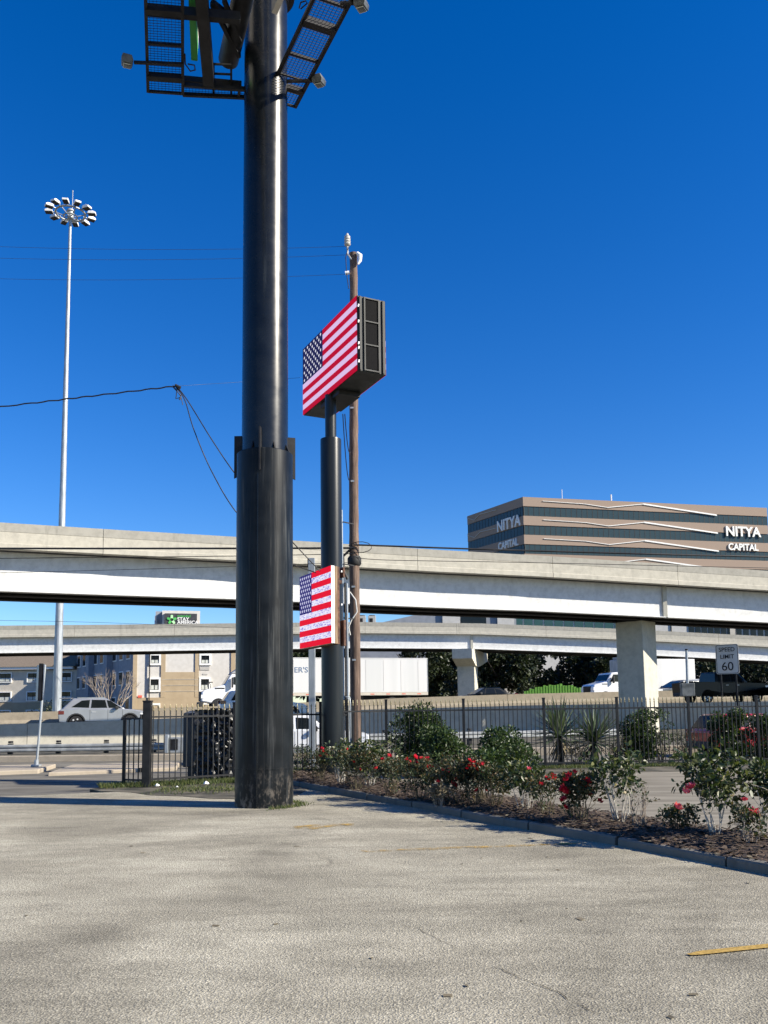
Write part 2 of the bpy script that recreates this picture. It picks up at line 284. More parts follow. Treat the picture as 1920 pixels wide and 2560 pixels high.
# ------------------------------------------------------------------ mesh helpers
class MB:
    def __init__(s): s.v = []; s.f = []; s.mi = []
    def add(s, vs, fs, mi=0):
        k = len(s.v); s.v += [tuple(v) for v in vs]; s.f += [tuple(i+k for i in f) for f in fs]; s.mi += [mi]*len(fs); return s
    def box(s, x0, x1, y0, y1, z0, z1, mi=0):
        return s.add([(x0,y0,z0),(x1,y0,z0),(x1,y1,z0),(x0,y1,z0),(x0,y0,z1),(x1,y0,z1),(x1,y1,z1),(x0,y1,z1)],
                     [(0,3,2,1),(4,5,6,7),(0,1,5,4),(1,2,6,5),(2,3,7,6),(3,0,4,7)], mi)
    def bar(s, a, b, wd, ht, mi=0, up=(0,0,1)):
        """a box beam from a to b, wd wide and ht high"""
        a = Vector(a); b = Vector(b); d = (b-a).normalized(); u = Vector(up)
        sd = d.cross(u)
        if sd.length < 1e-5: sd = d.cross(Vector((1,0,0)))
        sd.normalize(); u = sd.cross(d).normalized(); sd = sd*(wd/2); u = u*(ht/2)
        vs = [a-sd-u, a+sd-u, a+sd+u, a-sd+u, b-sd-u, b+sd-u, b+sd+u, b-sd+u]
        return s.add(vs, [(3,2,1,0),(4,5,6,7),(0,1,5,4),(1,2,6,5),(2,3,7,6),(3,0,4,7)], mi)
    def tube(s, pts, r, n=8, mi=0, cap=True):
        pts = [Vector(p) for p in pts]; k = len(pts); rs = r if isinstance(r, (list, tuple)) else [r]*k
        vs = []; ref = None
        for i, p in enumerate(pts):
            d = (pts[min(i+1, k-1)]-pts[max(i-1, 0)]).normalized()
            if ref is None: ref = d.cross(Vector((0,0,1))) if abs(d.z) < .95 else d.cross(Vector((0,1,0)))
            sd = (ref - d*ref.dot(d)).normalized(); ref = sd; u = sd.cross(d)
            for j in range(n):
                a = 2*math.pi*j/n; vs.append(p + sd*(math.cos(a)*rs[i]) + u*(math.sin(a)*rs[i]))
        fs = [(i*n+j, i*n+(j+1) % n, (i+1)*n+(j+1) % n, (i+1)*n+j) for i in range(k-1) for j in range(n)]
        if cap: fs += [tuple(range(n))[::-1], tuple(range((k-1)*n, k*n))]
        return s.add(vs, fs, mi)
    def prism(s, poly, y0, y1, mi=0):
        """a polygon in x, z pushed from y0 to y1"""
        n = len(poly); vs = [(x, y0, z) for x, z in poly] + [(x, y1, z) for x, z in poly]
        return s.add(vs, [tuple(range(n)), tuple(range(2*n-1, n-1, -1))] + [(i, i+n, (i+1) % n+n, (i+1) % n) for i in range(n)], mi)
    def poly(s, pts, mi=0): return s.add(pts, [tuple(range(len(pts)))], mi)
    def slab(s, pts, z0, z1, mi=0):
        """a flat polygon in x, y with thickness"""
        n = len(pts); vs = [(p[0], p[1], z0) for p in pts] + [(p[0], p[1], z1) for p in pts]
        return s.add(vs, [tuple(range(n))[::-1], tuple(range(n, 2*n))] + [(i, (i+1) % n, (i+1) % n+n, i+n) for i in range(n)], mi)
    def lathe(s, prof, n=16, mi=0, c=(0,0,0)):
        vs = []; k = len(prof)
        for r, z in prof:
            for j in range(n):
                a = 2*math.pi*j/n; vs.append((c[0]+r*math.cos(a), c[1]+r*math.sin(a), c[2]+z))
        fs = [(i*n+j, i*n+(j+1) % n, (i+1)*n+(j+1) % n, (i+1)*n+j) for i in range(k-1) for j in range(n)]
        return s.add(vs, fs + [tuple(range(n))[::-1], tuple(range((k-1)*n, k*n))], mi)
    def build(s, name, mats, parent=None, smooth=None, bevel=0, world=False, tint=None, recalc=False):
        me = bpy.data.meshes.new(name)
        v = s.v
        if world and parent is not None:
            L = parent.location; v = [(x-L.x, y-L.y, z-L.z) for x, y, z in v]
        me.from_pydata(v, [], s.f)
        for m in (mats if isinstance(mats, (list, tuple)) else [mats]): me.materials.append(M[m] if isinstance(m, str) else m)
        if any(s.mi): me.polygons.foreach_set('material_index', s.mi)
        if recalc:
            import bmesh
            bm = bmesh.new(); bm.from_mesh(me); bmesh.ops.recalc_face_normals(bm, faces=bm.faces); bm.to_mesh(me); bm.free()
        if tint is not None:
            at = me.attributes.new('tint', 'FLOAT', 'FACE'); at.data.foreach_set('value', tint)
        if smooth:
            me.polygons.foreach_set('use_smooth', [True]*len(me.polygons)); me.set_sharp_from_angle(angle=R(smooth))
        o = bpy.data.objects.new(name, me); C.objects.link(o)
        if parent is not None: o.parent = parent
        if bevel:
            bv = o.modifiers.new('bevel', 'BEVEL'); bv.width = bevel; bv.segments = 2; bv.limit_method = 'ANGLE'; bv.angle_limit = R(35)
        return o
def tag(o, label=None, cat=None, group=None, kind=None):
    if label: o['label'] = label
    if cat: o['category'] = cat
    if group: o['group'] = group
    if kind: o['kind'] = kind
    return o
def thing(name, label, cat, loc=(0,0,0), rz=0, group=None):
    o = bpy.data.objects.new(name, None); C.objects.link(o); o.empty_display_size = .2
    o.location = loc; o.rotation_euler = (0, 0, rz); return tag(o, label, cat, group)
def inst(src, parent, loc=(0,0,0), rot=(0,0,0), scale=(1,1,1), name=None):
    o = bpy.data.objects.new(name or src.name.split('.')[0], src.data); C.objects.link(o); o.parent = parent
    o.location = loc; o.rotation_euler = rot; o.scale = scale
    for k in src.modifiers:
        if k.type == 'BEVEL':
            b = o.modifiers.new('bevel', 'BEVEL'); b.width = k.width; b.segments = k.segments; b.limit_method = 'ANGLE'; b.angle_limit = k.angle_limit
    return o
def text(body, size, mat, parent, loc, rot, name='lettering', extrude=.01, align='LEFT', xs=1.0, bold=0.0):
    cu = bpy.data.curves.new(name, 'FONT'); cu.body = body; cu.size = size; cu.extrude = extrude; cu.align_x = align; cu.offset = bold; cu.resolution_u = 4
    tmp = bpy.data.objects.new(name, cu); C.objects.link(tmp)
    me = bpy.data.meshes.new_from_object(tmp.evaluated_get(bpy.context.evaluated_depsgraph_get())); bpy.data.objects.remove(tmp)
    me.materials.clear(); me.materials.append(M[mat]); o = bpy.data.objects.new(name, me); C.objects.link(o)
    o.parent = parent; o.location = loc; o.rotation_euler = rot; o.scale = (xs, 1, 1); return o
def sag(a, b, s, n=16):
    a = Vector(a); b = Vector(b)
    return [a.lerp(b, i/n) - Vector((0, 0, s*4*(i/n)*(1-i/n))) for i in range(n+1)]
# ================================================================== the setting
def flat(name, pts, z, mat, kind='structure', zs=None):
    mb = MB(); mb.poly([(p[0], p[1], (zs[i] if zs else z)) for i, p in enumerate(pts)])
    return tag(mb.build(name, mat, recalc=False), kind=kind)
flat('ground', [(-3000, -60), (3000, -60), (3000, 4500), (-3000, 4500)], -.42, 'ground')
# parking lot in front (gridded so it can undulate a little)
def lot():
    mb = MB(); nx, ny = 60, 44; X0, X1, Y0 = -30, 34, -12
    far = lambda x: float(np.interp(x, [-30, -9, -7.6, -5.8, -4.5, -2.6, 34], [17.2, 17.4, 17.6, 18.3, 18.6, 19.2, 19.6]))
    for j in range(ny+1):
        for i in range(nx+1):
            x = X0+(X1-X0)*i/nx; y = Y0+(far(x)-Y0)*j/ny
            mb.v.append((x, y, .0012*math.sin(x*.7+y*.4)+.0012*math.sin(y*.9-x*.3) - .004))
    for j in range(ny):
        for i in range(nx):
            a = j*(nx+1)+i; mb.f.append((a, a+1, a+nx+2, a+nx+1)); mb.mi.append(0)
    return tag(mb.build('parking_lot', 'asphalt', smooth=60), kind='structure')
lot()
# driveway apron falling to the frontage road, then the road itself
tag(MB().add([(-30,17.2,-.005),(-9,17.4,-.005),(-7.6,17.6,-.005),(-5.8,18.3,-.005),(-5.2,20.6,-.19),(-30,20.6,-.19)], [(0,1,2,3,4,5)]).build('driveway', 'street'), kind='structure')
tag(MB().add([(-70,20.6,-.19),(90,20.6,-.19),(90,34.0,-.20),(-70,34.0,-.20)], [(0,1,2,3)]).build('frontage_road', 'street'), kind='structure')
# pale concrete lot behind the planting bed
tag(MB().add([(-1.6,19.0,0.003),(1.2,14.0,0.003),(12.5,-4,0.003),(34,-4,0.003),(34,23.2,0.003),(-1.0,21.6,0.003)], [(0,1,2,3,4,5)]).build('concrete_lot', 'pale_lot'), kind='structure')
# soil at the foot of the fences
def soil_strip(name, pts, z, mat='dirt'):
    return tag(MB().slab(pts, z-.25, z).build(name, mat), kind='structure')
soil_strip('fence_verge', [(-6.3,19.0),(-5.9,18.5),(-5.2,18.2),(-4.6,17.5),(-3.9,17.2),(-3.3,16.7),(-2.6,16.5),(-2.2,16.2),(-1.7,17.0),(-1.6,18.6),(-.9,21.7),(34,23.35),(34,26.4),(-1,25.6),(-2.5,22.8),(-6.2,20.6)], .003)

# frontage kerb, verge and island
k = MB(); k.slab([(-70,34.0),(-6.2,34.0),(-6.2,34.35),(-70,34.35)], -.3, .02); tag(k.build('road_kerb', 'tan_kerb', bevel=.02), kind='structure')
k = MB(); k.slab([(-4,34.0),(90,37.0),(90,37.35),(-4,34.35)], -.3, .08); tag(k.build('road_kerb', 'tan_kerb', bevel=.02), kind='structure')
isl = MB(); isl.slab([tuple(G(-220,1938,-.1).xy), tuple(G(96,1926,-.1).xy), tuple(G(140,1912,-.1).xy), tuple(G(-220,1920,-.1).xy)], -.25, -.07); tag(isl.build('traffic_island', 'tan_kerb', bevel=.03), kind='structure')
isl = MB(); isl.slab([tuple(G(120,1932,-.1).xy), tuple(G(440,1919,-.1).xy), tuple(G(450,1905,-.1).xy), tuple(G(180,1912,-.1).xy)], -.25, -.09); tag(isl.build('traffic_island', 'tan_kerb', bevel=.03), kind='structure')

# ------------------------------------------------------------------ highway levels
WX = [-700, 0, 160, 590, 900, 1300, 1700, 1920, 2700]
WY = lambda px: 43 + .0064*px
WT = [P(a, b, WY(a)) for a, b in zip(WX, [1826, 1811, 1806, 1790, 1775, 1764, 1757, 1754, 1742])]
MX = [-700, 0, 300, 500, 900, 1000, 1300, 1500, 1920, 2700]
MYd = lambda px: 51.5 + .0066*px
MT = [P(a, b, MYd(a)) for a, b in zip(MX, [1800, 1782, 1774, 1767, 1750, 1745, 1735, 1730, 1722, 1706])]
def resample(pts, step):
    out = [pts[0]]
    for a, b in zip(pts, pts[1:]):
        n = max(1, int((b-a).length/step))
        out += [a.lerp(b, (i+1)/n) for i in range(n)]
    return out
def inward(pts, i):
    d = pts[min(i+1, len(pts)-1)] - pts[max(i-1, 0)]; d.z = 0; d.normalize(); return Vector((-d.y, d.x, 0))
def sweep(pts, prof, mb=None, mi=0):
    """push a profile (u away from the viewer's side, z from the path) along a path"""
    mb = mb or MB(); n = len(prof); vs = []
    for i, p in enumerate(pts):
        u = inward(pts, i); vs += [p + u*a + Vector((0, 0, b)) for a, b in prof]
    k = len(pts)
    fs = [(i*n+j, i*n+(j+1) % n, (i+1)*n+(j+1) % n, (i+1)*n+j) for i in range(k-1) for j in range(n)]
    fs += [tuple(range(n)), tuple(range((k-1)*n, k*n))[::-1]]
    return mb.add(vs, fs, mi)
def cut(pts, lens):
    """split a path into pieces of the given length (list of paths)"""
    tot = [0]
    for a, b in zip(pts, pts[1:]): tot.append(tot[-1]+(b-a).length)
    at = lambda s: Vector([float(np.interp(s, tot, [p[c] for p in pts])) for c in range(3)])
    out = []; s = 0
    while s < tot[-1]-.5:
        e = min(s+lens, tot[-1]); mid = [t for t in tot if s+.15 < t < e-.15]
        out.append([at(s)] + [at(t) for t in mid] + [at(e-.02)]); s = e
    return out
base_z = lambda p: float(np.interp(p.x, [-19, 0, 8, 25], [-.08, .13, .2, .26]))
wall = thing('retaining_wall', 'long grey concrete retaining wall carrying the raised highway lanes', 'wall', WT[1])
for seg in cut(WT, 6.2):
    h = seg[0].z - base_z(seg[0])
    sweep(seg, [(0,0),(0,-h-.3),(.35,-h-.3),(.35,0)]).build('wall_panel', 'wall', wall, world=True, recalc=True)
med = thing('median_barrier', 'tan weathered concrete barrier between the two highway directions', 'barrier', MT[1])
for seg in cut(MT, 9.1):
    sweep(seg, [(.10,0),(.06,-.45),(-.1,-.62),(-.12,-.85),(.42,-.85),(.40,-.62),(.24,-.45),(.20,0)]).build('barrier_segment', 'median', med, world=True, recalc=True)
def ribbon(name, A, B, mat, kind='structure'):
    mb = MB()
    for i in range(len(A)): mb.v += [tuple(A[i]), tuple(B[i])]
    mb.f = [(2*i, 2*i+2, 2*i+3, 2*i+1) for i in range(len(A)-1)]; mb.mi = [0]*len(mb.f)
    return tag(mb.build(name, mat), kind=kind)
xs = np.linspace(-45, 75, 30)
ipl = lambda pts, x, c: float(np.interp(x, [p.x for p in pts], [p[c] for p in pts]))
A = [Vector((x, ipl(WT, x, 1)+.2, ipl(WT, x, 2)-.05)) for x in xs]; B = [Vector((x, ipl(MT, x, 1)+.1, ipl(MT, x, 2)-.80)) for x in xs]
ribbon('highway_near_lanes', A, B, 'street')
D = [Vector((x, ipl(MT, x, 1)+24, ipl(MT, x, 2)-.85)) for x in xs]
ribbon('highway_far_lanes', [b+Vector((0, .1, 0)) for b in B], D, 'street')
E = [Vector((d.x, d.y+120, d.z-.4)) for d in D]
ribbon('far_ground', D, E, 'ground')
V0 = [Vector((x, 34.3 + (.032*(x+4) if x > -4 else 0), .015)) for x in xs]; V1 = [Vector((x, ipl(WT, x, 1)-.01, base_z(Vector((x, 0, 0))))) for x in xs]
ribbon('road_verge', V0, V1, 'dirt')
road_near = lambda x, y: float(np.interp(y, [ipl(WT, x, 1), ipl(MT, x, 1)], [ipl(WT, x, 2)-.05, ipl(MT, x, 2)-.80]))
road_far = lambda x: ipl(MT, x, 2)-.81

# ------------------------------------------------------------------ overpasses
def overpass(label, pxs, tops, Yf, hp, gd, over, ng, gsp, joints, girder_breaks):
    pts = resample([P(a, b, Yf(a)) for a, b in zip(pxs, tops)], 4.0)
    t = thing('overpass', label, 'overpass', Vector((pts[len(pts)//2].x, pts[len(pts)//2].y, 0)))
    wdt = over*2+gsp*(ng-1)
    for seg in cut(pts, joints):
        pm_ = sweep(seg, [(0,0),(0,-.34*hp),(.014,-.345*hp),(.014,-.36*hp),(.0,-.365*hp),(0,-.78*hp),(-.03,-.80*hp),(-.03,-hp),(.42,-hp),(.42,-.8*hp),(.26,-.4*hp),(.22,0)])
        pm_.mi = [1 if (f % 12) in (0, 10, 11) else 0 for f in range(len(pm_.f))]; pm_.build('parapet_panel', ['parapet', 'parapet_cap'], t, world=True, recalc=True)
    far = [p + inward(pts, i)*wdt for i, p in enumerate(pts)]
    sweep(far, [(0,0),(0,-hp),(-.4,-hp),(-.22,0)]).build('far_parapet', 'parapet', t, world=True, recalc=True)
    sweep(pts, [(.10,-hp*.99),(.10,-.8*hp),(wdt-.1,-.8*hp),(wdt-.1,-hp*.99)]).build('deck_slab', 'deck_shade', t, world=True, recalc=True)
    for g in range(ng):
        u = over + g*gsp
        for a, b in zip(girder_breaks, girder_breaks[1:]):
            sub = [p for p in pts if P(a, 1500, Yf(a)).x+.02 < p.x < P(b, 1500, Yf(b)).x-.1]
            if True:
                d = (pts[-1]-pts[0]).normalized()
                def xat(x): return Vector((x, ipl(pts, x, 1), ipl(pts, x, 2)))
                sub = [xat(P(a, 1500, Yf(a)).x+.02)] + sub + [xat(P(b, 1500, Yf(b)).x-.1)]
            if len(sub) < 2: continue
            prof = [(u-.015,-hp),(u-.015,-hp-gd+.05),(u-.22,-hp-gd+.045),(u-.22,-hp-gd),(u+.22,-hp-gd),(u+.22,-hp-gd+.045),(u+.015,-hp-gd+.05),(u+.015,-hp)]
            sweep(sub, prof).build('girder', 'girder' if g == 0 else 'deck_shade', t, world=True, recalc=True)  # inner girders get the painted shade colour instead of white
    return t, pts
UY = lambda px: 36.2 + .0064*px
upper, UP = overpass('upper highway overpass with pale concrete parapet and white girder', [-800, -300, 0, 300, 590, 930, 1100, 1340, 1712, 1920, 2700],
    [1255, 1288, 1306, 1325, 1342, 1364, 1375, 1388, 1413, 1427, 1478], UY, 1.10, 1.72, .85, 3, 1.6, 7.4, [-800, 1684, 2700])
LY = lambda px: 80 + .005*px
lower, LP = overpass('lower farther overpass with pale parapet and thin white girder', [-900, -300, 0, 340, 590, 900, 1200, 1550, 1920, 2800],
    [1578, 1569, 1564, 1561, 1558, 1555, 1558.5, 1572, 1591, 1640], LY, 1.08, 1.42, .5, 3, 2.2, 9.0, [-900, 1182, 2800])
for bx_, tt, pts_, hp2, gd2, ov2, YY in ((1684, upper, UP, 1.10, 1.72, .85, UY), (1182, lower, LP, 1.08, 1.42, .5, LY)):
    xb = P(bx_, 1500, YY(bx_)).x-.04; pb = Vector((xb, ipl(pts_, xb, 1), ipl(pts_, xb, 2))); ui = Vector((-.3, .954, 0))
    q_ = pb + ui*(ov2-.10); MB().bar(q_+Vector((0, 0, -hp2)), q_+Vector((0, 0, -hp2-gd2+.06)), .22, .12, up=(0, 1, 0)).build('girder_stiffener', 'pier', tt, world=True)
# pier under the upper overpass (square column set cornerwise)
pc = PXY(1601, 49.8, .1); top_z = ipl(UP, pc.x, 2)-1.10-1.72-.05
pz = MB(); s = .82
pz.slab([(-s*1.36, .12), (.06, -s*1.28), (s*1.36, -.06), (-.06, s*1.28)], 0, top_z-.1)
pier = thing('bridge_pier', 'square concrete pier holding up the upper overpass beside the speed sign', 'pier', pc)
pz.build('column', 'pier', pier, bevel=.04)
MB().slab([(-1.0, .12), (.06, -.95), (1.0, -.06), (-.06, .95)], top_z-.1, top_z+.02).build('bearing_pad', 'dark_steel', pier)
# hammerhead pier under the lower overpass
lc = PXY(1174, 88.0, 0.2); tz = ipl(LP, lc.x, 2)-1.08-1.42-.03 - .2
hp_ = thing('bridge_pier', 'hammerhead concrete pier under the lower overpass beside the dark trees', 'pier', lc, R(-16))
MB().slab([(-.95, -.9), (.78, -.9), (.78, .9), (-.95, .9)], 0, tz-1.45).build('column', 'pier', hp_, bevel=.04)
c_ = MB(); prof = [(-3.0, tz), (-3.0, tz-.95), (-1.0, tz-1.6), (1.0, tz-1.6), (6.2, tz-.8), (6.2, tz)]
n = len(prof); vs_ = [(-1.0, y, z) for y, z in prof] + [(.95, y, z) for y, z in prof]
c_.add(vs_, [tuple(range(n)), tuple(range(2*n-1, n-1, -1))] + [(i, (i+1) % n, (i+1) % n+n, i+n) for i in range(n)]); c_.build('pier_cap', 'pier', hp_, recalc=True)

# ------------------------------------------------------------------ guardrail at the road edge
def guardrail(label, a, b, z0):
    a = Vector(a); b = Vector(b); L = (b-a).length; t = thing('guardrail', label, 'guardrail', a, math.atan2(b.y-a.y, b.x-a.x))
    prof = [(0,.0),(-.05,.04),(-.05,.10),(0,.15),(-.05,.20),(-.05,.26),(0,.30),(.01,.30),(-.04,.26),(-.04,.20),(.01,.15),(-.04,.10),(-.04,.04),(.01,0)]
    mb = MB(); k = len(prof); mb.add([(0, u, z0+z) for u, z in prof]+[(L, u, z0+z) for u, z in prof], [(i, (i+1) % k, (i+1) % k+k, i+k) for i in range(k)] + [tuple(range(k)), tuple(range(2*k-1, k-1, -1))])
    mb.build('rail', 'galv_dull', t, recalc=True)
    s = 1.0; first = None; cap = None
    while s < L:
        if first is None:
            first = MB().box(-.08, .08, .06, .26, -.3, z0+.34).build('post', 'dark_steel', t); first.location.x = s
            cap = MB().tube([(0, .16, z0+.36), (0, .16, z0+.44)], .10, 10).build('post_cap', 'dark_steel', t, smooth=40); cap.location.x = s
        else: inst(first, t, (s, 0, 0)); inst(cap, t, (s, 0, 0))
        s += 1.91
    return t
gA = G(-420, 1893, .02); gB = G(384, 1886, .02)
guardrail('low steel guardrail along the road edge left of the gate', (gA.x, 35.4, 0), (gB.x, 35.8, 0), .10)
gr2 = guardrail('low steel guardrail seen through the fence right of the wooden pole', (PXY(905, 37, 0).x, 37.0, .1), (PXY(1560, 40.2, 0).x, 40.2, .1), .22)
e_ = thing('guardrail_terminal', 'pale boxy guardrail end terminal behind the gate pickets', 'terminal', (gB.x+.1, 35.6, 0))
MB().box(0, .12, -.28, .25, -.1, .72).build('end_plate', 'galv', e_, bevel=.01)
MB().box(.13, .75, -.2, .2, .0, .62).build('crush_box', 'galv_dull', e_, bevel=.02)
MB().box(.17, .5, -.215, -.205, .12, .55).build('slot_panel', 'dark_steel', e_)
# ================================================================== buildings
def frame_of(a, b):
    """origin a, axis along the wall a to b, outward normal to the right of the walk"""
    d = Vector((b.x-a.x, b.y-a.y, 0)); L = d.length; d.normalize(); return d, Vector((d.y, -d.x, 0)), L
# ---- office block with ribbon windows, far right
cA = P(1168, 1292, 187.0); cB = P(1307, 1242, 170.0); cC = P(1917, 1271, 182.5)
Z1 = cB.z; cA.z = cB.z = cC.z = 0
back = cA + (cC-cB)
nb = thing('office_building', 'brown brick office block with ribbon windows and white roof lettering', 'building', cB)
core = MB(); ins = .35
core.slab([tuple((cA+(cC-cB).normalized()*ins).xy), tuple((cB+(back-cB).normalized()*ins*1.6).xy), tuple((cC-(cC-cB).normalized()*ins+(cA-cB).normalized()*ins).xy), tuple(back.xy)], 0, Z1-.3)
core.build('core', 'teal_glass', nb, world=True, recalc=True)
pitch = 49/2200*170; bh = pitch*.49; gh = pitch-bh
faces = ((cB, cC, 48, 'right'), (cA, cB, 18, 'left'))
levels = [Z1 - i*pitch for i in range(11)]
for i, z in enumerate(levels):
    b_ = MB(); q = [cA, cB, cC, back]
    b_.slab([tuple(p.xy) for p in q], max(0, z-bh), z); b_.build('brick_band', 'brick', nb, world=True, recalc=True)
for a, b, n_, nm in faces:
    d, nn, L = frame_of(a, b); wpx = L/n_
    pane = MB().box(.05, wpx-.05, -.04, .04, .06, gh-.06)
    src = None; ang = math.atan2(d.y, d.x)
    for i in range(4):
        for j in range(n_):
            loc = a + d*(j*wpx) - nn*.18 - nb.location; loc.z = levels[i]-bh-gh
            if src is None:
                src = pane.build('pane', 'teal_glass', nb); src.location = loc; src.rotation_euler = (0, 0, ang)
            else: inst(src, nb, loc, (0, 0, ang))
        mu = MB()
        for j in range(n_+1):
            p = a + d*(j*wpx) - nn*.16; mu.bar((p.x, p.y, levels[i]-bh-gh), (p.x, p.y, levels[i]-bh), .09, .1, up=(d.x, d.y, 0))
        mu.build('mullion_row', 'dark_steel', nb, world=True)
d, nn, L = frame_of(cB, cC); ang = math.atan2(d.y, d.x)
zig = [(.075, .62), (.24, .5), (.33, .22), (.475, .78), (.78, -.12)]
for i in range(4):
    pts = [cB + d*(L*u) + nn*.12 + Vector((0, 0, levels[i]-bh*(1-w_))) for u, w_ in zig]
    for k in range(len(pts)-1):
        if i == 3 and k < 2: continue
        MB().bar(pts[k], pts[k+1], .12, (.09, .10, .13, .27)[k], up=(0, 0, 1)).build('light_strip', 'sign_white', nb, world=True)
d2, n2, L2 = frame_of(cA, cB)
zig2 = [(.0, .8), (.14, .25), (.25, .7), (.55, .55)]
for i in range(2):
    pts = [cA + d2*(L2*u) + n2*.1 + Vector((0, 0, levels[i]-bh*(1-w_))) for u, w_ in zig2]
    for k in range(3): MB().bar(pts[k], pts[k+1], .1, .12).build('light_strip', 'grille', nb, world=True)
rt = lambda ang_: (math.pi/2, 0, ang_)
def on(a, d_, nn_, L_, u, z): p = a + d_*(L_*u) + nn_*.15 - nb.location; p.z = z; return p
text('NITYA', 2.85, 'sign_white', nb, on(cB, d, nn, L, .812, levels[1]-bh-.35*gh), rt(ang), extrude=.12, bold=.07, xs=1.0)
text('CAPITAL', 1.95, 'sign_white', nb, on(cB, d, nn, L, .820, levels[2]-bh*.93), rt(ang), extrude=.12, bold=.05, xs=.93)
ang2 = math.atan2(d2.y, d2.x)
text('NITYA', 3.1, 'sign_white', nb, on(cA, d2, n2, L2, .56, levels[1]-bh*.92), rt(ang2), extrude=.12, bold=.07, xs=.86)
text('CAPITAL', 2.1, 'sign_white', nb, on(cA, d2, n2, L2, .575, levels[2]-bh*.95), rt(ang2), extrude=.12, bold=.05, xs=.80)
ph = MB(); pa = cB + d*(L*.20) - nn*9; pb = cB + d*(L*.47) - nn*9
ph.slab([tuple(pa.xy), tuple(pb.xy), tuple((pb-nn*6).xy), tuple((pa-nn*6).xy)], Z1-.3, Z1+2.1); ph.build('roof_plant_room', 'grille', nb, world=True, recalc=True)
for u, h_ in ((.225, 4.2), (.43, 3.6)):
    p = cB + d*(L*u) - nn*8.6; MB().tube([(p.x, p.y, Z1), (p.x, p.y, Z1+h_)], .07 if u < .3 else .16, 6).build('antenna', 'sign_white', nb, world=True)

# ---- hotel behind the lower overpass
HY = 105.0
hz = lambda py, px=450: P(px, py, HY).z
hx = lambda px: P(px, 1700, HY).x
hot = thing('hotel', 'cream and tan hotel block with a green star sign on its tower', 'building', (hx(335), HY, 0))
hl = hot.location; HR = R(14); hot.rotation_euler = (0, 0, HR); unturn = []
def hbox(name, px0, px1, py0, py1, y0, y1, mat, parent=hot, z0=None, z1=None):
    return MB().box(hx(px0), hx(px1), HY+y0, HY+y1, hz(py1) if z0 is None else z0, hz(py0) if z1 is None else z1).build(name, mat, parent, world=True)
hbox('wall', 334, 716, 0, 0, .0, 32, 'stucco_white', z0=0, z1=11.4)
hbox('base_course', 334, 716, 0, 0, -.10, 0, 'stucco_tan', z0=0, z1=hz(1743))
hbox('corner_strip', 332, 342, 0, 0, -.14, 3, 'stucco_tan', z0=0, z1=11.4)
for a, b in ((400, 411), (484, 493.5), (574, 585)): hbox('pilaster', a, b, 0, 0, -.12, 0, 'stucco_tan', z0=hz(1743), z1=11.3)
hbox('tan_panel', 411, 484, 1679, 1743, -.09, 0, 'stucco_tan')
for py in (1697, 1712, 1727): hbox('panel_joint', 402, 492, py, py+.9, -.135, -.122, 'stucco_beige')
def hotel_window(px0, px1, py0, py1, Yo, parent, toloc):
    x0, x1 = P(px0, 1700, Yo).x, P(px1, 1700, Yo).x; z0, z1 = P(450, py1, Yo).z, P(450, py0, Yo).z
    m = .22 if Yo < 110 else .13
    f = MB(); f.box(x0-m, x1+m, -.16, -.0, z1, z1+m); f.box(x0-m, x1+m, -.16, 0, z0-m, z0); f.box(x0-m, x0, -.155, 0, z0, z1); f.box(x1, x1+m, -.155, 0, z0, z1)
    f.v = [(x, y+Yo, z) for x, y, z in f.v]; fr = f.build('window', 'white_trim', parent, world=True)
    g = MB().box(x0, x1, Yo-.06, Yo-.01, z0, z1); gl = g.build('pane', 'glass', parent, world=True); gl.parent = fr
    cu = MB().box(x0+.06, x1-.06, Yo-.075, Yo-.062, z0+.06, z0+(z1-z0)*.5).build('blind', 'curtain', parent, world=True); cu.parent = fr
    MB().box((x0+x1)/2-.03, (x0+x1)/2+.03, Yo-.1, Yo-.076, z0, z1).box(x0, (x0+x1)/2-.03, Yo-.1, Yo-.076, (z0+z1)/2-.04, (z0+z1)/2+.04).box((x0+x1)/2+.03, x1, Yo-.1, Yo-.076, (z0+z1)/2-.04, (z0+z1)/2+.04).build('sash', 'dark_steel', parent, world=True).parent = fr
for a, b in ((375, 395), (499, 519)):
    for c, d_ in ((1637, 1657), (1697, 1724), (1762, 1780)): hotel_window(a, b, c, d_, HY-.005, hot, hl)
hbox('grille', 496, 520, 1665.5, 1674, -.06, 0, 'grille'); hbox('grille', 503, 515, 1683, 1686, -.05, 0, 'grille')
hbox('notice_sign', 345, 355, 1737, 1743, -.16, -.11, 'red_sign')
hbox('downpipe', 371, 373.5, 1600, 1775, -.3, -.2, 'dark_steel')
# tower and its sign
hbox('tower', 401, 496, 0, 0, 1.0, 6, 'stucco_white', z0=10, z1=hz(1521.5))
hbox('tower_side', 384, 400.6, 0, 0, 2.2, 6, 'stucco_grey_and_shade', z0=10, z1=hz(1521)); hbox('tower_side', 384-2, 388, 0, 0, 1.5, 2.1, 'stucco_grey_and_shade', z0=10, z1=hz(1534))
tp = hbox('sign_panel', 407, 488, 1529, 1566, .75, .95, 'sign_dark')
sgn = tp
def tloc(px, py, off): p = P(px, py, HY); return Vector((p.x-hl.x, off, p.z))
for o_ in (text('extended', .42, 'sign_green', hot, tloc(440.5, 1538.4, .70), rt(0), extrude=.02, bold=.006), text('STAY', .60, 'sign_white', hot, tloc(440.5, 1547.6, .70), rt(0), extrude=.02, bold=.018),
           text('AMERICA', .60, 'sign_white', hot, tloc(440.5, 1555.9, .70), rt(0), extrude=.02, bold=.018)): pass
sc_ = tloc(427, 1545.5, .68)
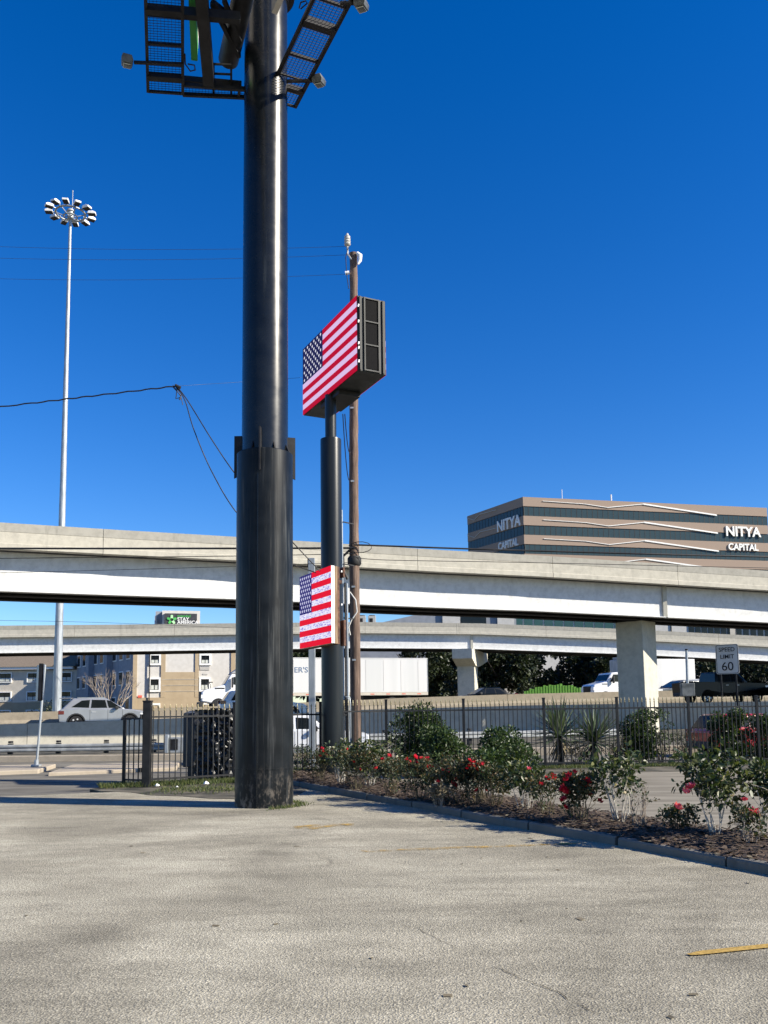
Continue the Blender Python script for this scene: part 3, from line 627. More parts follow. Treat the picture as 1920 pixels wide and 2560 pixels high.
for k in range(5):
    a = math.pi/2 + k*2*math.pi/5; mb = MB()
    ca, sa = math.cos(a), math.sin(a)
    pts = [(.18, -.16), (.55, -.13), (.60, 0), (.55, .13), (.18, .16)]
    mb.prism([(u*ca - v*sa, u*sa + v*ca) for u, v in pts], -.03, .03); o_ = mb.build('star_ray', 'pale_green' if k in (0, 3) else 'sign_green', hot, recalc=True); o_.location = sc_
MB().slab([(hx(505), HY+2), (hx(545), HY+2), (hx(545), HY+8), (hx(505), HY+8)], 11.4, 11.9).build('roof_hatch', 'shingle', hot, world=True)
# receding side facade; its shade is also painted in as blue-grey
wa = Vector((hx(333)-.05, HY+.4, 0)); wb = Vector((P(191, 1700, 126).x, 126.0, 0))
MB().slab([tuple(wb.xy), tuple(wa.xy), (hx(400), HY+31), (wb.x, HY+31)], 0, 10.7).build('side_wall', 'stucco_grey_and_shade', hot, world=True, recalc=True).rotation_euler.z = -HR
MB().slab([(wb.x-.3, wb.y-.2), (wa.x-.3, wa.y-.1), (hx(400), HY+31), (wb.x, HY+31)], 10.71, 11.0).build('side_eave', 'stucco_grey_and_shade', hot, world=True, recalc=True).rotation_euler.z = -HR
sdv, sno, sL = frame_of(wb, wa); sno = sno if sno.x < 0 else -sno
for i in range(9):
    for z in (1.9, 5.0, 8.1):
        c0 = wb + sdv*(1.3+i*2.7)
        f_ = MB().bar(c0 + Vector((0, 0, z)), c0 + Vector((0, 0, z+1.75)), 1.5, .14, up=tuple(sno)).build('window', 'white_trim', hot, world=True); f_.rotation_euler.z = -HR
        MB().bar(c0 + sno*.09 + Vector((0, 0, z+.14)), c0 + sno*.09 + Vector((0, 0, z+1.61)), 1.2, .04, up=tuple(sno)).build('pane', 'glass', hot, world=True).parent = f_
for i in (3, 6):
    c0 = wb + sdv*(1.3+i*2.7-1.35) + sno*.35; MB().bar(c0, c0+Vector((0, 0, 10.3)), 1.0, .8, up=tuple(sno)).build('bay', 'stucco_grey_and_shade', hot, world=True).rotation_euler.z = -HR
# left wing, set back, with a brown roof
WYo = 126.0
wx = lambda px: P(px, 1700, WYo).x; wz = lambda py, px=60: P(px, py, WYo).z
wing = thing('hotel_wing', 'low beige hotel wing with brown shingle roof and white eaves', 'building', (wx(60), WYo, 0)); wl = wing.location
MB().box(wx(-300), wx(197), WYo, WYo+10, 0, wz(1676)).build('wall', 'stucco_beige', wing, world=True)
MB().box(wx(-300), wx(185), WYo-.75, WYo-.02, wz(1674), wz(1668)).build('eave', 'white_trim', wing, world=True)
e0 = wz(1668)+.01; MB().add([(wx(-300), WYo-.9, e0), (wx(192), WYo-.9, e0), (wx(176), WYo+5, e0+3.3), (wx(-300), WYo+5, e0+3.3), (wx(192), WYo+11, e0), (wx(-300), WYo+11, e0)],
     [(0,1,2,3), (3,2,4,5), (1,4,2)]).build('roof', 'shingle', wing, world=True, recalc=True)
for a, b in ((-92, -62), (0, 28), (70, 97), (155, 178)):
    for c, d_ in ((1678.5, 1699), (1726, 1746), (1772, 1790)): hotel_window(a, b, c, d_, WYo-.005, wing, wl)
    MB().box(wx(a+4), wx(a+22), WYo-.06, WYo-.002, wz(1708), wz(1703)).build('grille', 'grille', wing, world=True)
MB().box(wx(-300), wx(197), WYo-.08, WYo, 0, wz(1756)).build('base_course', 'stucco_tan', wing, world=True)
# ---- long low office seen between the two overpasses
OY = 128.0
ox = lambda px: P(px, 1560, OY).x; oz = lambda py, px=1400: P(px, py, OY).z
of = thing('low_office', 'long white office with green glazing seen between the two overpasses', 'building', (ox(1500), OY, 0))
MB().box(ox(1100), ox(2100), OY, OY+18, 0, oz(1495)).build('wall', 'stucco_white', of, world=True)
src = None
for a in range(20):
    p0 = 1283 + a*25.2
    if p0 > 1545: break
    if src is None:
        src = MB().box(.12, ox(25.2+1283)-ox(1283)-.12, -.1, -.02, 0, oz(1500)-oz(1585)).build('pane', 'green_glass', of)
        src.location = (ox(p0)-of.location.x, 0, oz(1585))
    else: inst(src, of, (ox(p0)-of.location.x, 0, oz(1585)))
sr2 = None
for p0 in list(range(1720, 1822, 16)) + list(range(1838, 2060, 18)):
    if sr2 is None:
        sr2 = MB().box(.06, ox(16+1720)-ox(1720)-.1, -.1, -.02, 0, oz(1515)-oz(1605)).build('dark_pane', 'glass', of); sr2.location = (ox(p0)-of.location.x, 0, oz(1605))
    else: inst(sr2, of, (ox(p0)-of.location.x, 0, oz(1605)))
MB().box(ox(1823), ox(1835), OY-.2, OY-.01, 0, oz(1500)).build('pilaster', 'stucco_beige', of, world=True)
MB().box(ox(1676), ox(1678), OY-.12, OY-.01, 0, oz(1500)).build('joint', 'dark_steel', of, world=True)
sh = thing('warehouse', 'dark gabled warehouse roof rising behind the lower overpass parapet', 'building', (ox(1050), 120, 0))
q = lambda px, py, Y=120: P(px, py, Y)
a0, a1, a2, a3 = q(955, 1556), q(1040, 1537), q(1290, 1537), q(1290, 1575)
MB().add([a0, a1, a2, (a2.x, 120, 0), (a0.x, 120, 0), a0+Vector((0,14,0)), a1+Vector((0,14,0)), a2+Vector((0,14,0)), (a2.x, 134, 0), (a0.x, 134, 0)],
   [(0,1,2,3,4), (9,8,7,6,5), (0,5,6,1), (1,6,7,2), (2,7,8,3)]).build('gable_shed', 'stucco_grey_and_shade', sh, world=True, recalc=True)
MB().box(q(1106, 1550).x, q(1150, 1550).x, 119.7, 119.98, 0, q(1120, 1530).z).build('white_panel', 'stucco_white', sh, world=True)
MB().box(q(1152, 1550).x, q(1215, 1550).x, 119.75, 119.98, 0, q(1120, 1530).z).build('dark_panel', 'glass', sh, world=True)
MB().box(q(1243, 1550).x, q(1284, 1550).x, 119.7, 119.98, 0, q(1260, 1530).z).build('white_panel', 'stucco_white', sh, world=True)
for px in (905, 930):
    p = P(px, 1556, 104.0); t = thing('rooftop_cooler', ('grey boxy rooftop air conditioner next to the timber pole, behind the lower overpass' if px == 905 else 'grey boxy rooftop air conditioner next to the dark warehouse gable'), 'air conditioner', (p.x, 104, p.z-.5), group='air conditioners behind the lower overpass')
    MB().box(-.46, .46, -.4, .4, 0, 1.25).build('housing', 'grille', t, bevel=.03); MB().tube([(0,0,1.25),(0,0,1.35)], .36, 14).build('fan_cowl', 'dark_steel', t); MB().box(-.3, .1, -.43, -.405, .3, .95).build('coil_panel', 'dark_steel', t)
rf = MB(); p0 = P(880, 1558, 103).x; p1 = P(985, 1558, 103).x; zr = P(905, 1556, 104).z-.5
rb = thing('flat_roof_building', 'plain flat roofed block carrying the grey air conditioners', 'building', ((p0+p1)/2, 106, 0))
MB().box(p0, p1, 102.5, 112, 0, zr).build('wall', 'stucco_grey_and_shade', rb, world=True); MB().box(p0-.1, p1+.1, 102.3, 102.5, zr-.5, zr+.02).build('roof_edge', 'white_trim', rb, world=True)
# green hoarding
gh0, gh1 = P(1310, 1738, 98), P(1462, 1738, 98)
gt = thing('green_hoarding', 'bright green corrugated metal hoarding below the dark trees', 'fence', ((gh0.x+gh1.x)/2, 98, 1.6))
src = None; nn_ = 22; wd = (gh1.x-gh0.x)/nn_
for i in range(nn_):
    h_ = 2.2 + .7*math.sin(math.pi*i/nn_) + rnd.uniform(-.12, .12)
    if src is None: src = MB().box(0, wd*.62, -.05, .05, 0, 1).box(wd*.62, wd, .0, .06, 0, 1).build('sheet', 'hoarding', gt); o = src
    else: o = inst(src, gt)
    o.location = (gh0.x-gt.location.x+i*wd, 0, -.3); o.scale = (1, 1, h_)
# ================================================================== big billboard monopole
b0 = G(660, 2021); r1 = .5*143/F*b0.y*1.03; pc = Vector((b0.x*(b0.y+r1)/b0.y, b0.y+r1, 0))
bb = thing('billboard', 'tall thick black billboard monopole rising from the parking lot', 'billboard', pc)
zj = P(660, 1117, b0.y).z; r2 = .5*116/F*(pc.y)*1.02
topz = P(660, -60, pc.y).z
lowp = MB().lathe([(r1, -.15), (r1, zj*.5), (r1, zj-.012), (r1-.012, zj)], 64).build('lower_pipe', 'pole_low', bb, smooth=40)
MB().lathe([(r1+.006, .62), (r1+.006, .645)], 64).build('weld_ring', 'pole_low', lowp, smooth=40)
MB().lathe([(r2, zj), (r2*.985, (zj+topz)/2), (r2*.965, topz)], 64).build('upper_pipe', 'pole', bb, smooth=40)
MB().lathe([(r2*1.02, topz-.55), (r2*1.02, topz-.45), (r2*1.3, topz-.44), (r2*1.3, topz)], 48).build('head_plate', 'dark_steel', bb, smooth=40)
zt, zb = zj+.36, zj-.42
for k, a in enumerate((-92, -22, 18, 58, 98, 138, 178, 203, 248)):
    th = R(a); ca, sa = math.cos(th), math.sin(th); m = MB()
    big = k in (0, 2, 5, 6) or a in (248, 178)
    if a in (-22, 203, 248): continue
    u0, u1 = r2-.01, r1+.055
    ex = .012
    pr = [(u0, zj+.01), (u0, zt), (u1, zt), (u1, zb), (r1-.01, zb+.03), (r1-.01, zj+.01)]
    m.prism(pr, -ex, ex); m.v = [(x*ca-y*sa, x*sa+y*ca, z) for x, y, z in m.v]; m.build('gusset_plate', 'dark_steel', bb, recalc=True)
th = R(248)  # the long fin that stands proud on the front
# the shallow seam down the lower pipe
ss = math.radians(-96); MB().bar((math.cos(ss)*(r1+.002), math.sin(ss)*(r1+.002), .0), (math.cos(ss)*(r1+.002), math.sin(ss)*(r1+.002), zb-.05), .02, .008, up=(math.cos(ss), math.sin(ss), 0)).build('weld_seam', 'pole', lowp)
tris = MB()
for a in (-60, -112, -18): 
    ca, sa = math.cos(R(a)), math.sin(R(a)); pr = [(r2-.005, zj), (r2-.005, zj+.16), (r1-.02, zj)]
    m = MB().prism(pr, -.012, .012); m.v = [(x*ca-y*sa, x*sa+y*ca, z) for x, y, z in m.v]; m.build('gusset_rib', 'dark_steel', bb, recalc=True)
# platform
ZC = P(605, 243, 15.7).z
g = lambda px, py, z=ZC: G(px, py, z)
def ext(a, b, L):  # continue the line a to b up to length L
    d = (b-a).normalized(); return a + d*L
LA, LB = g(370, 228), ext(g(370, 228), g(364, 0), 11.0)       # left walkway, outer edge
LI, LJ = g(457, 234), ext(g(457, 234), g(456, 0), 11.0)
RA, RB = g(738, 267), ext(g(738, 267), g(878, 0), 12.0)       # right walkway, outer edge
dR = (RB-RA).normalized(); nR = Vector((-dR.y, dR.x, 0)); nR = nR if nR.x < 0 else -nR
ri = g(716, 140); wR = abs((ri-RA).dot(nR)); RI, RJ = RA+nR*wR, RB+nR*wR
def walkway(a0, a1, b0_, b1, rungs, nm):
    t = MB().bar(a0, a1, .055, .07).build('walkway_rail', 'dark_steel', bb, world=True)
    MB().bar(b0_, b1, .055, .07).build('walkway_rail', 'dark_steel', bb, world=True)
    for s, h in rungs:
        p = a0.lerp(a1, s); q_ = b0_.lerp(b1, s); MB().bar(p, q_, h*.7, h*.6).build('cross_bar', 'dark_steel', bb, world=True)
    gm = MB(); dd = (a1-a0); n = int(dd.length/.06); up = Vector((0, 0, .03))
    for i in range(1, n): gm.bar(a0.lerp(a1, i/n)+up, b0_.lerp(b1, i/n)+up, .006, .006)
    m_ = int((b0_-a0).length/.06)
    for i in range(1, m_): gm.bar(a0.lerp(b0_, i/m_)+up, a1.lerp(b1, i/m_)+up, .006, .006)
    tag(gm.build('walkway_mesh', 'dark_steel', bb, world=True), kind='stuff')
fr = lambda a, b, px, py: ((g(px, py)-a).dot((b-a).normalized()))/(b-a).length
walkway(LA, LB, LI, LJ, [(0, .07), (fr(LA, LB, 369, 190), .17), (fr(LA, LB, 368, 158), .05), (fr(LA, LB, 366, 108), .07), (fr(LA, LB, 364, 24), .17), (.42, .08), (.6, .17), (.8, .08), (1, .1)], 'left')
walkway(RA, RB, RI, RJ, [(0, .06), (fr(RA, RB, 761, 231), .15), (fr(RA, RB, 775, 206), .05), (fr(RA, RB, 797, 156), .07), (fr(RA, RB, 847, 81), .2), (fr(RA, RB, 870, 20), .07), (.5, .15), (.75, .08), (1, .1)], 'right')
# link walkway behind the pole
e1, e2 = g(457, 212), g(605, 222); f1, f2 = g(457, 236), g(605, 243)
e2 = ext(e1, e2, 1.7); f2 = ext(f1, f2, 1.7)
walkway(e1, e2, f1, f2, [(.62, .07), (1, .08)], 'link')
# beams, tube, panels
MB().bar(g(522, 200, ZC+.12), ext(g(522, 200, ZC+.12), g(505, 0, ZC+.12), 10.5), .20, .3).build('stringer_beam', 'dark_steel', bb, world=True)
MB().bar(g(366, 24, ZC+.17), g(600, 45, ZC+.17), .12, .16).build('outrigger_beam', 'dark_steel', bb, world=True)
MB().bar(g(368, 190, ZC+.17), g(604, 212, ZC+.17), .08, .11).build('outrigger_beam', 'dark_steel', bb, world=True)
t0 = g(571, 150, ZC+.65); t1 = ext(t0, g(606, 0, ZC+.65), 10.0)
MB().tube([t0, t1], .19, 24).build('torsion_tube', 'dark_steel', bb, world=True, smooth=40)
for (a, b) in (((530, 10), (598, 140)), ((560, 0), (600, 100)), ((598, 60), (530, 5))):
    MB().bar(g(*a, ZC+.5), g(*b, ZC+.5), .07, .09).build('brace', 'dark_steel', bb, world=True)
s0 = g(486, 152, ZC+.32); s1 = ext(s0, g(480, 0, ZC+.32), 10.0)
MB().bar(s0+Vector((0,0,.12)), s1+Vector((0,0,.12)), .12, .24).build('panel_trim', 'sign_green', bb, world=True)
MB().bar(s0+Vector((.02,0,2.3)), s1+Vector((.02,0,2.3)), .1, 4.1).build('sign_panel', 'stucco_white', bb, world=True)
q0 = RI+nR*.35+Vector((0,0,.3)); q1 = RJ+nR*.35+Vector((0,0,.3))
MB().bar(q0+dR*1.6+Vector((0,0,2.2)), q1+Vector((0,0,2.2)), .1, 4.2).build('sign_panel', 'stucco_white', bb, world=True)
for i in range(3):
    pass
for x in (534, 578): MB().bar(g(x, 158, ZC+.3), g(x, 238, ZC+.05), .04, .04).build('ladder_rail', 'dark_steel', bb, world=True)
for y in (160, 184, 210): MB().bar(g(534, y, ZC+.2), g(578, y+2, ZC+.2), .03, .03).build('ladder_rung', 'dark_steel', bb, world=True)
MB().tube([g(462, 135), g(463, 160), g(476, 178, ZC-.05), g(488, 175, ZC-.03), g(486, 163, ZC-.05), g(470, 160)], .014, 6).build('loose_cable', 'cable', bb, world=True, smooth=60)
MB().tube([g(748, 20), g(752, 6, ZC-.05), g(765, 2, ZC-.06), g(768, 8, ZC-.04), g(752, 22)], .012, 6).build('loose_cable', 'cable', bb, world=True, smooth=60)
def flood(a, b, tip, yaw, label):
    """floodlight: arm from the walkway and a boxy head"""
    f = MB().bar(a, b, .045, .045).build('floodlight_arm', 'dark_steel', bb, world=True)
    h = MB().prism([(-.15,-.10), (.13,-.13), (.17,-.02), (.12,.12), (-.13,.13), (-.17,.02)], -.17, .17)
    h.box(-.10, .10, -.11, .11, -.16, -.131, 0)
    ho = h.build('floodlight_head', 'grey_steel', f, bevel=.015, recalc=True); L = bb.location
    ho.location = Vector(tip)-L; ho.rotation_euler = (R(12), 0, yaw); ho.scale = (.62,)*3
    ln = MB().box(-.11, .09, -.14, .14, -.15, -.138).build('lens', 'curtain', f); ln.location = ho.location; ln.rotation_euler = ho.rotation_euler; ln.scale = ho.scale
flood(g(457, 160, ZC-.06), g(335, 156, ZC-.06), P(318, 152, g(335, 156, ZC-.06).y), R(20), '')
flood(g(716, 203, ZC-.06), g(783, 202, ZC-.06), P(797, 201, g(783, 202, ZC-.06).y), R(-20), '')
flood(g(850, 8, ZC-.06), g(888, 8, ZC-.06), P(903, 10, g(888, 8, ZC-.06).y), R(-20), '')

# ================================================================== LED pylon sign
def flag_screen(p0, d, up_h, L, out, parent, mats, stars=True, sb=.33):
    """flat screen in the plane p0 + d*u; out is the outward normal. Stripes, canton and stars are one flat picture"""
    mb = MB(); H = up_h
    def pt(u, v, o=0.0): return p0 + d*(u*L) + Vector((0, 0, v*H)) + out*o
    cu = .40; c0 = 1-7/13
    for i in range(13):
        v1 = 1-i/13; v0 = 1-(i+1)/13; u0 = cu if i < 7 else 0
        # the picture's left is the far end; u runs 0 (left) to 1 (right)
        mb.poly([pt(u0, v0), pt(1, v0), pt(1, v1), pt(u0, v1)], 0 if i % 2 == 0 else 1)
    mb.poly([pt(0, c0), pt(cu, c0), pt(cu, 1), pt(0, 1)], 2)
    rr = .030*H
    for r in range(9):
        n = 6 if r % 2 == 0 else 5
        for c in range(n):
            uc = cu*((c+.5)/6 if n == 6 else (c+1)/6)*.98+.004; vc = 1-(7/13)*(r+.75)/9.5; ps = []
            for k in range(10):
                a = math.pi/2+k*math.pi/5; q_ = rr*(1 if k % 2 == 0 else .45); ps.append(p0 + d*(uc*L+q_*math.cos(a)) + Vector((0, 0, vc*H+q_*math.sin(a))) + out*.004)
            mb.poly(ps, 3)
    return mb.build('screen', mats, parent, world=True)
# pole
sp0 = PXY(832, 21.7, 0); spz = P(832, 1090, 21.4).z
pyl = thing('pylon_sign', 'dark steel pylon with a boxed flag screen on top', 'sign', sp0)
rl = .5*54/F*21.7; ru = .5*29/F*21.7
MB().lathe([(rl, -.1), (rl, spz-.03), (rl*.985, spz), (ru, spz+.005)], 40).build('pole', 'sign_pole', pyl, smooth=40)
n0 = P(895, 926, 20.0); f0 = G(759, 1039, n0.z); H1 = P(894, 738, 20.0).z-n0.z
ud = (n0-f0); Ls = ud.length; ud.normalize(); out = Vector((ud.y, -ud.x, 0)); out = out if out.x < 0 else -out
tk = .74; inn = -out
MB().lathe([(ru, spz+.005), (ru, n0.z+.02)], 28).build('neck_pipe', 'sign_pole', pyl, smooth=40)
c = MB(); a_ = f0; q4 = [a_, n0, n0+inn*tk, a_+inn*tk]
c.slab([tuple(p.xy) for p in q4], n0.z, n0.z+H1); cab = c.build('cabinet', 'cabinet', pyl, world=True, bevel=.012, recalc=True)
scr = flag_screen(f0+out*.02, ud, H1, Ls, out, pyl, ['led_red', 'led_white', 'led_blue', 'led_star'])
rim_ = MB(); rim_.bar(f0+out*.008, n0+out*.008, .02, .012)
flag_screen(n0+inn*(tk+.002), -ud, H1, Ls, inn, pyl, ['led_red', 'led_white', 'led_blue', 'led_star'])
# end panel with three louvres, framed
e_o = n0; ed = inn; eo = ud
def endp(u, z, o): return e_o + ed*(u*tk) + Vector((0, 0, z*H1)) + eo*o
for z0, z1 in ((.045, .345), (.375, .655), (.685, .965)):
    m = MB().add([endp(.26, z0, .012), endp(.72, z0, .012), endp(.72, z1, .012), endp(.26, z1, .012), endp(.26, z0, .002), endp(.72, z0, .002), endp(.72, z1, .002), endp(.26, z1, .002)],
        [(0,1,2,3), (7,6,5,4), (0,4,5,1), (1,5,6,2), (2,6,7,3), (3,7,4,0)]); m.build('louvre_panel', 'vent', cab, world=False, recalc=True).location = -pyl.location
for u in (.08, .235, .745, .90):
    MB().bar(endp(u, .01, .02), endp(u, .99, .02), .035, .035, up=eo).build('end_frame', 'cabinet', cab).location = -pyl.location
for z in (.02, .36, .67, .98): MB().bar(endp(.25, z, .022), endp(.73, z, .022), .03, .03).build('end_frame', 'cabinet', cab).location = -pyl.location
for z in (.86, .65, .36, .30, .12): MB().bar(endp(.012, z-.018, .02), endp(.03, z+.018, .02), .03, .03).build('latch', 'white_plastic', cab).location = -pyl.location
ml = (f0+n0)/2 + inn*tk/2
un = MB(); un.bar(ml-ud*.75-Vector((0,0,.06)), ml+ud*.45-Vector((0,0,.06)), tk*.8, .11); un.build('mounting_frame', 'dark_steel', pyl, world=True)
MB().bar(f0+ud*.1+inn*.1-Vector((0,0,.012)), f0+ud*.75+inn*.1-Vector((0,0,.012)), .45, .02).build('access_panel', 'galv_dull', pyl, world=True) if False else None
# ---- lower LED board hung on the pylon
l0 = P(829, 1607.5, 20.45); lf = G(750, 1622, l0.z); H2 = P(827, 1413.5, 20.45).z-l0.z
ld = l0-lf; L2_ = ld.length; ld.normalize(); lo = Vector((ld.y, -ld.x, 0)); lo = lo if lo.x < 0 else -lo; li = -lo
led = thing('flag_board', 'square flag screen with wooden back hung on the dark pylon', 'sign', Vector((l0.x, l0.y, l0.z)))
def lslab(name, s0, s1, t0_, t1_, z0, z1, mat, bev=0):
    q = [lf+ld*(s0*L2_)+li*t0_, lf+ld*(s1*L2_)+li*t0_, lf+ld*(s1*L2_)+li*t1_, lf+ld*(s0*L2_)+li*t1_]
    return MB().slab([tuple(p.xy) for p in q], l0.z+z0*H2, l0.z+z1*H2).build(name, mat, led, world=True, bevel=bev, recalc=True)
lslab('white_edge_frame', 0, 1, .0, .085, 0, 1, 'white_plastic')
lslab('plywood_back', .02, .995, .087, .165, -.005, .995, 'plywood')
lslab('steel_frame', .05, .99, .167, .22, -.01, .99, 'rust'); lslab('bracket', .9, 1.005, .312, .37, -.03, .30, 'rust'); lslab('bracket', .9, .998, .312, .36, .86, .99, 'rust')
for z in (.93, .5): lslab('bolt_head', 1.0, 1.006, .25, .28, z-.012, z+.012, 'white_plastic')
flag_screen(lf+lo*.006, ld, H2, L2_, lo, led, ['led2_red', 'led2_white', 'led2_blue', 'led2_star'])
bxp = MB(); bxp.bar(l0+ld*(-.3)+li*.36+Vector((0,0,.4)), Vector((sp0.x, sp0.y, l0.z+.4)), .08, .08); bxp.build('support_arm', 'rust', led, world=True)
bxp = MB(); bxp.bar(l0+ld*(-.3)+li*.36+Vector((0,0,1.5)), Vector((sp0.x, sp0.y, l0.z+1.5)), .08, .08); bxp.build('support_arm', 'rust', led, world=True)

# ================================================================== timber utility pole, conduits and boxes
up0 = PXY(888, 25.2, 0.0); uz = P(884, 633, 25.2).z; ut = PXY(884.5, 25.2, uz)
ut_ = thing('utility_pole', 'weathered brown timber utility pole with insulator behind the pylon', 'utility pole', up0)
lean = PXY(883, 25.2, uz)-up0
mb = MB(); pts = []; rs = []
for i in range(41):
    s = i/40; pts.append(Vector((lean.x*s+.012*math.sin(s*9), .012*math.cos(s*7), -.2+(uz+.2)*s))); rs.append(.160-.045*s+.006*math.sin(i*2.7))
mb.tube(pts, rs, 18); mb.build('shaft', 'wood', ut_, smooth=50)
tp_ = Vector((lean.x, 0, uz))
ins = MB(); ins.lathe([(.03, 0), (.03, .12), (.08, .14), (.10, .18), (.08, .22), (.10, .26), (.08, .30), (.10, .34), (.08, .38), (.09, .42), (.05, .46), (.03, .52)], 14)
io = ins.build('insulator', 'grille', ut_, smooth=40); io.location = tp_ + Vector((-.17, -.05, .08)); 
MB().tube([tp_+Vector((-.05, -.1, -.25)), tp_+Vector((-.17, -.05, -.05)), tp_+Vector((-.17, -.05, .10))], .025, 8).build('insulator_bracket', 'galv_dull', ut_)
MB().tube([tp_+Vector((.12, -.1, -.05)), tp_+Vector((.21, -.12, -.14)), tp_+Vector((.2, -.12, -.30)), tp_+Vector((.14, -.13, -.42))], [.05, .07, .06, .03], 10).build('cutout_fuse', 'white_plastic', ut_, smooth=60)
MB().tube([tp_+Vector((-.12, -.1, -.66)), tp_+Vector((-.24, -.1, -.68))], [.05, .06], 10).build('spool_insulator', 'white_plastic', ut_)
MB().tube([tp_+Vector((-.14, -.12, .12)), tp_+Vector((-.22, -.14, -.2)), tp_+Vector((-.20, -.14, -.7)), tp_+Vector((-.14, -.16, -1.2))], .012, 6).build('jumper_wire', 'cable', ut_)
for z in (8.2, 10.4, 12.9, 3.0, 5.1): MB().box(-.05, .05, -.21, -.16, z, z+.05).build('pole_tag', 'galv', ut_)
# weatherhead-like dark fittings where the thick cable crosses
cz = P(885, 1400, 25).z
MB().lathe([(.16, 0), (.2, .05), (.2, .22), (.16, .28)], 14).build('clamp_band', 'black', ut_, smooth=40).location = (lean.x*cz/uz, -.01, cz-.14)
MB().tube([(lean.x*.4-.14, -.1, cz+.3), (lean.x*.4-.32, -.14, cz+.12), (lean.x*.4-.30, -.14, cz-.3), (lean.x*.4-.2, -.14, cz-.55)], .035, 8).build('drop_loop', 'cable', ut_, smooth=60)
for s, (xo, zz) in enumerate(((.34, .38),)):
    MB().tube([(.2+xo*math.cos(a), -.16, cz+zz+.16*math.sin(a)) for a in np.linspace(-2.9, 2.9, 12)], .011, 6).build('cable_coil', 'cable', ut_, smooth=60)
MB().tube([(-.10, -.2, P(880,1480,25).z), (.06, -.22, P(880,1500,25).z), (.10, -.22, P(880,1530,25).z), (-.06, -.22, P(880,1550,25).z), (-.15, -.2, P(880,1568,25).z), (-.10, -.2, P(880,1588,25).z)], .018, 8).build('white_cable_loop', 'white_cable', ut_, smooth=60)
# riser conduits and meter box between pylon and pole
rc = thing('riser_conduit', 'thin pale and dark riser conduits with meter box beside the timber pole', 'conduit', PXY(864, 24.6, 0))
za, zb_ = P(864, 1275, 24.6).z, P(864, 1457, 24.6).z
MB().tube([(-.03, 0, 0), (-.05, 0, za)], .022, 8).build('pale_pipe', 'galv', rc, smooth=40); MB().tube([(.03, -.02, 0), (.02, -.02, zb_)], .026, 8).build('dark_pipe', 'black', rc, smooth=40)
MB().tube([(.085, 0, 0), (.075, 0, zb_-.02)], .03, 8).build('pale_pipe', 'galv', rc, smooth=40)
z_ = P(864, 1790, 24.6).z; MB().box(-.12, .1, -.16, -.05, z_, z_+.46).build('meter_box', 'dark_steel', rc, bevel=.01); MB().tube([(.02, -.1, z_+.52), (.13, -.1, z_+.52), (.15, -.1, z_+.3), (.15, -.1, .6), (.12, -.1, .4)], .018, 8).build('pale_pipe', 'galv', rc, smooth=50)
for z in (P(864,1305,24.6).z, P(864,1410,24.6).z, P(864,1545,24.6).z): MB().bar((-.02, -.02, z), (.27, .3, z), .03, .03).build('standoff_arm', 'dark_steel', rc)
# square galvanised post behind the flag board
q0 = PXY(781, 27.6, -.1); qz = P(779, 1396, 27.6).z
gp = thing('steel_post', 'tall square galvanised steel post standing behind the lower flag board', 'post', q0)
MB().bar((0, 0, 0), (PXY(779, 27.6, qz).x-q0.x, 0, qz+.1), .2, .2, up=(0, 1, 0)).build('shaft', 'galv', gp, bevel=.01); MB().box(-.16, .16, -.16, .16, 0, .03).build('base_plate', 'galv_dull', gp)
MB().bar((PXY(779,27.6,qz).x-q0.x-.11, .0, qz-.15), (PXY(779,27.6,qz).x-q0.x-.11, 0, qz+.1), .03, .16, up=(0,1,0)).build('edge_bracket', 'dark_steel', gp)

# ================================================================== overhead wires
def wire(label, pts, r, mat='cable', name='overhead_wire', group=None):
    o = MB().tube(pts, r, 6).build(name, mat, smooth=60); return tag(o, label, 'wire', group)
UT = up0+lean
tag_ = 'thin power lines running left from the timber pole'
for px_, py_ in ((0, 578), (0, 613), (0, 667)):
    e = P(-700, py_-25, 25.2+4); zt_ = {578: .22, 613: -.05, 667: -.66}[py_]
    wire({578: 'thin power line tied to the ribbed insulator above the timber pole top', 613: 'thin power line fixed to the very top of the timber pole', 667: 'thin power line tied to the white spool below the timber pole top'}[py_], sag(UT+Vector((-.2, 0, zt_)), P(-700, py_-8, 27.5), .35, 20), .005, 'cable_thin', group=tag_)
th = [P(-500, 1368, 26.5), P(0, 1371, 26), P(590, 1371, 25.3), P(885, 1370, 25.0)]
def spline(ps, n=10):
    out = []
    for i in range(len(ps)-1):
        p0, p1, p2, p3 = ps[max(i-1, 0)], ps[i], ps[i+1], ps[min(i+2, len(ps)-1)]
        for k in range(n):
            t = k/n; out.append(.5*((2*p1)+(-p0+p2)*t+(2*p0-5*p1+4*p2-p3)*t*t+(-p0+3*p1-3*p2+p3)*t**3))
    return out+[ps[-1]]
wire('thick black communications cable crossing the upper overpass left of the timber pole', spline(th), .030)
wire('thick black communications cable running right from the timber pole over the parapet', spline([P(885, 1362, 25), P(1300, 1376, 25.4), P(1920, 1392, 26), P(2500, 1400, 27)]), .026)
wire('thin black wire below the thick cable left of the timber pole', spline([P(-500, 1402, 26.6), P(0, 1396, 26.1), P(590, 1390, 25.4), P(885, 1384, 25.0)]), .011)
wire('thin wire with hangers running right from the timber pole across the parapet', spline([P(885, 1392, 25), P(965, 1400, 25.1), P(1300, 1406, 25.5), P(1920, 1420, 26), P(2500, 1432, 27)]), .010)
wire('thin wire sagging across the shaded girder left of the big black pole', spline([P(-500, 1440, 30), P(0, 1432, 29.5), P(590, 1416, 28), P(885, 1405, 25.2)]), .008)
wire('faint wire across the left sky gap below the upper overpass', spline([P(-500, 1545, 60), P(0, 1551, 60), P(300, 1558, 60), P(700, 1575, 60)]), .012)
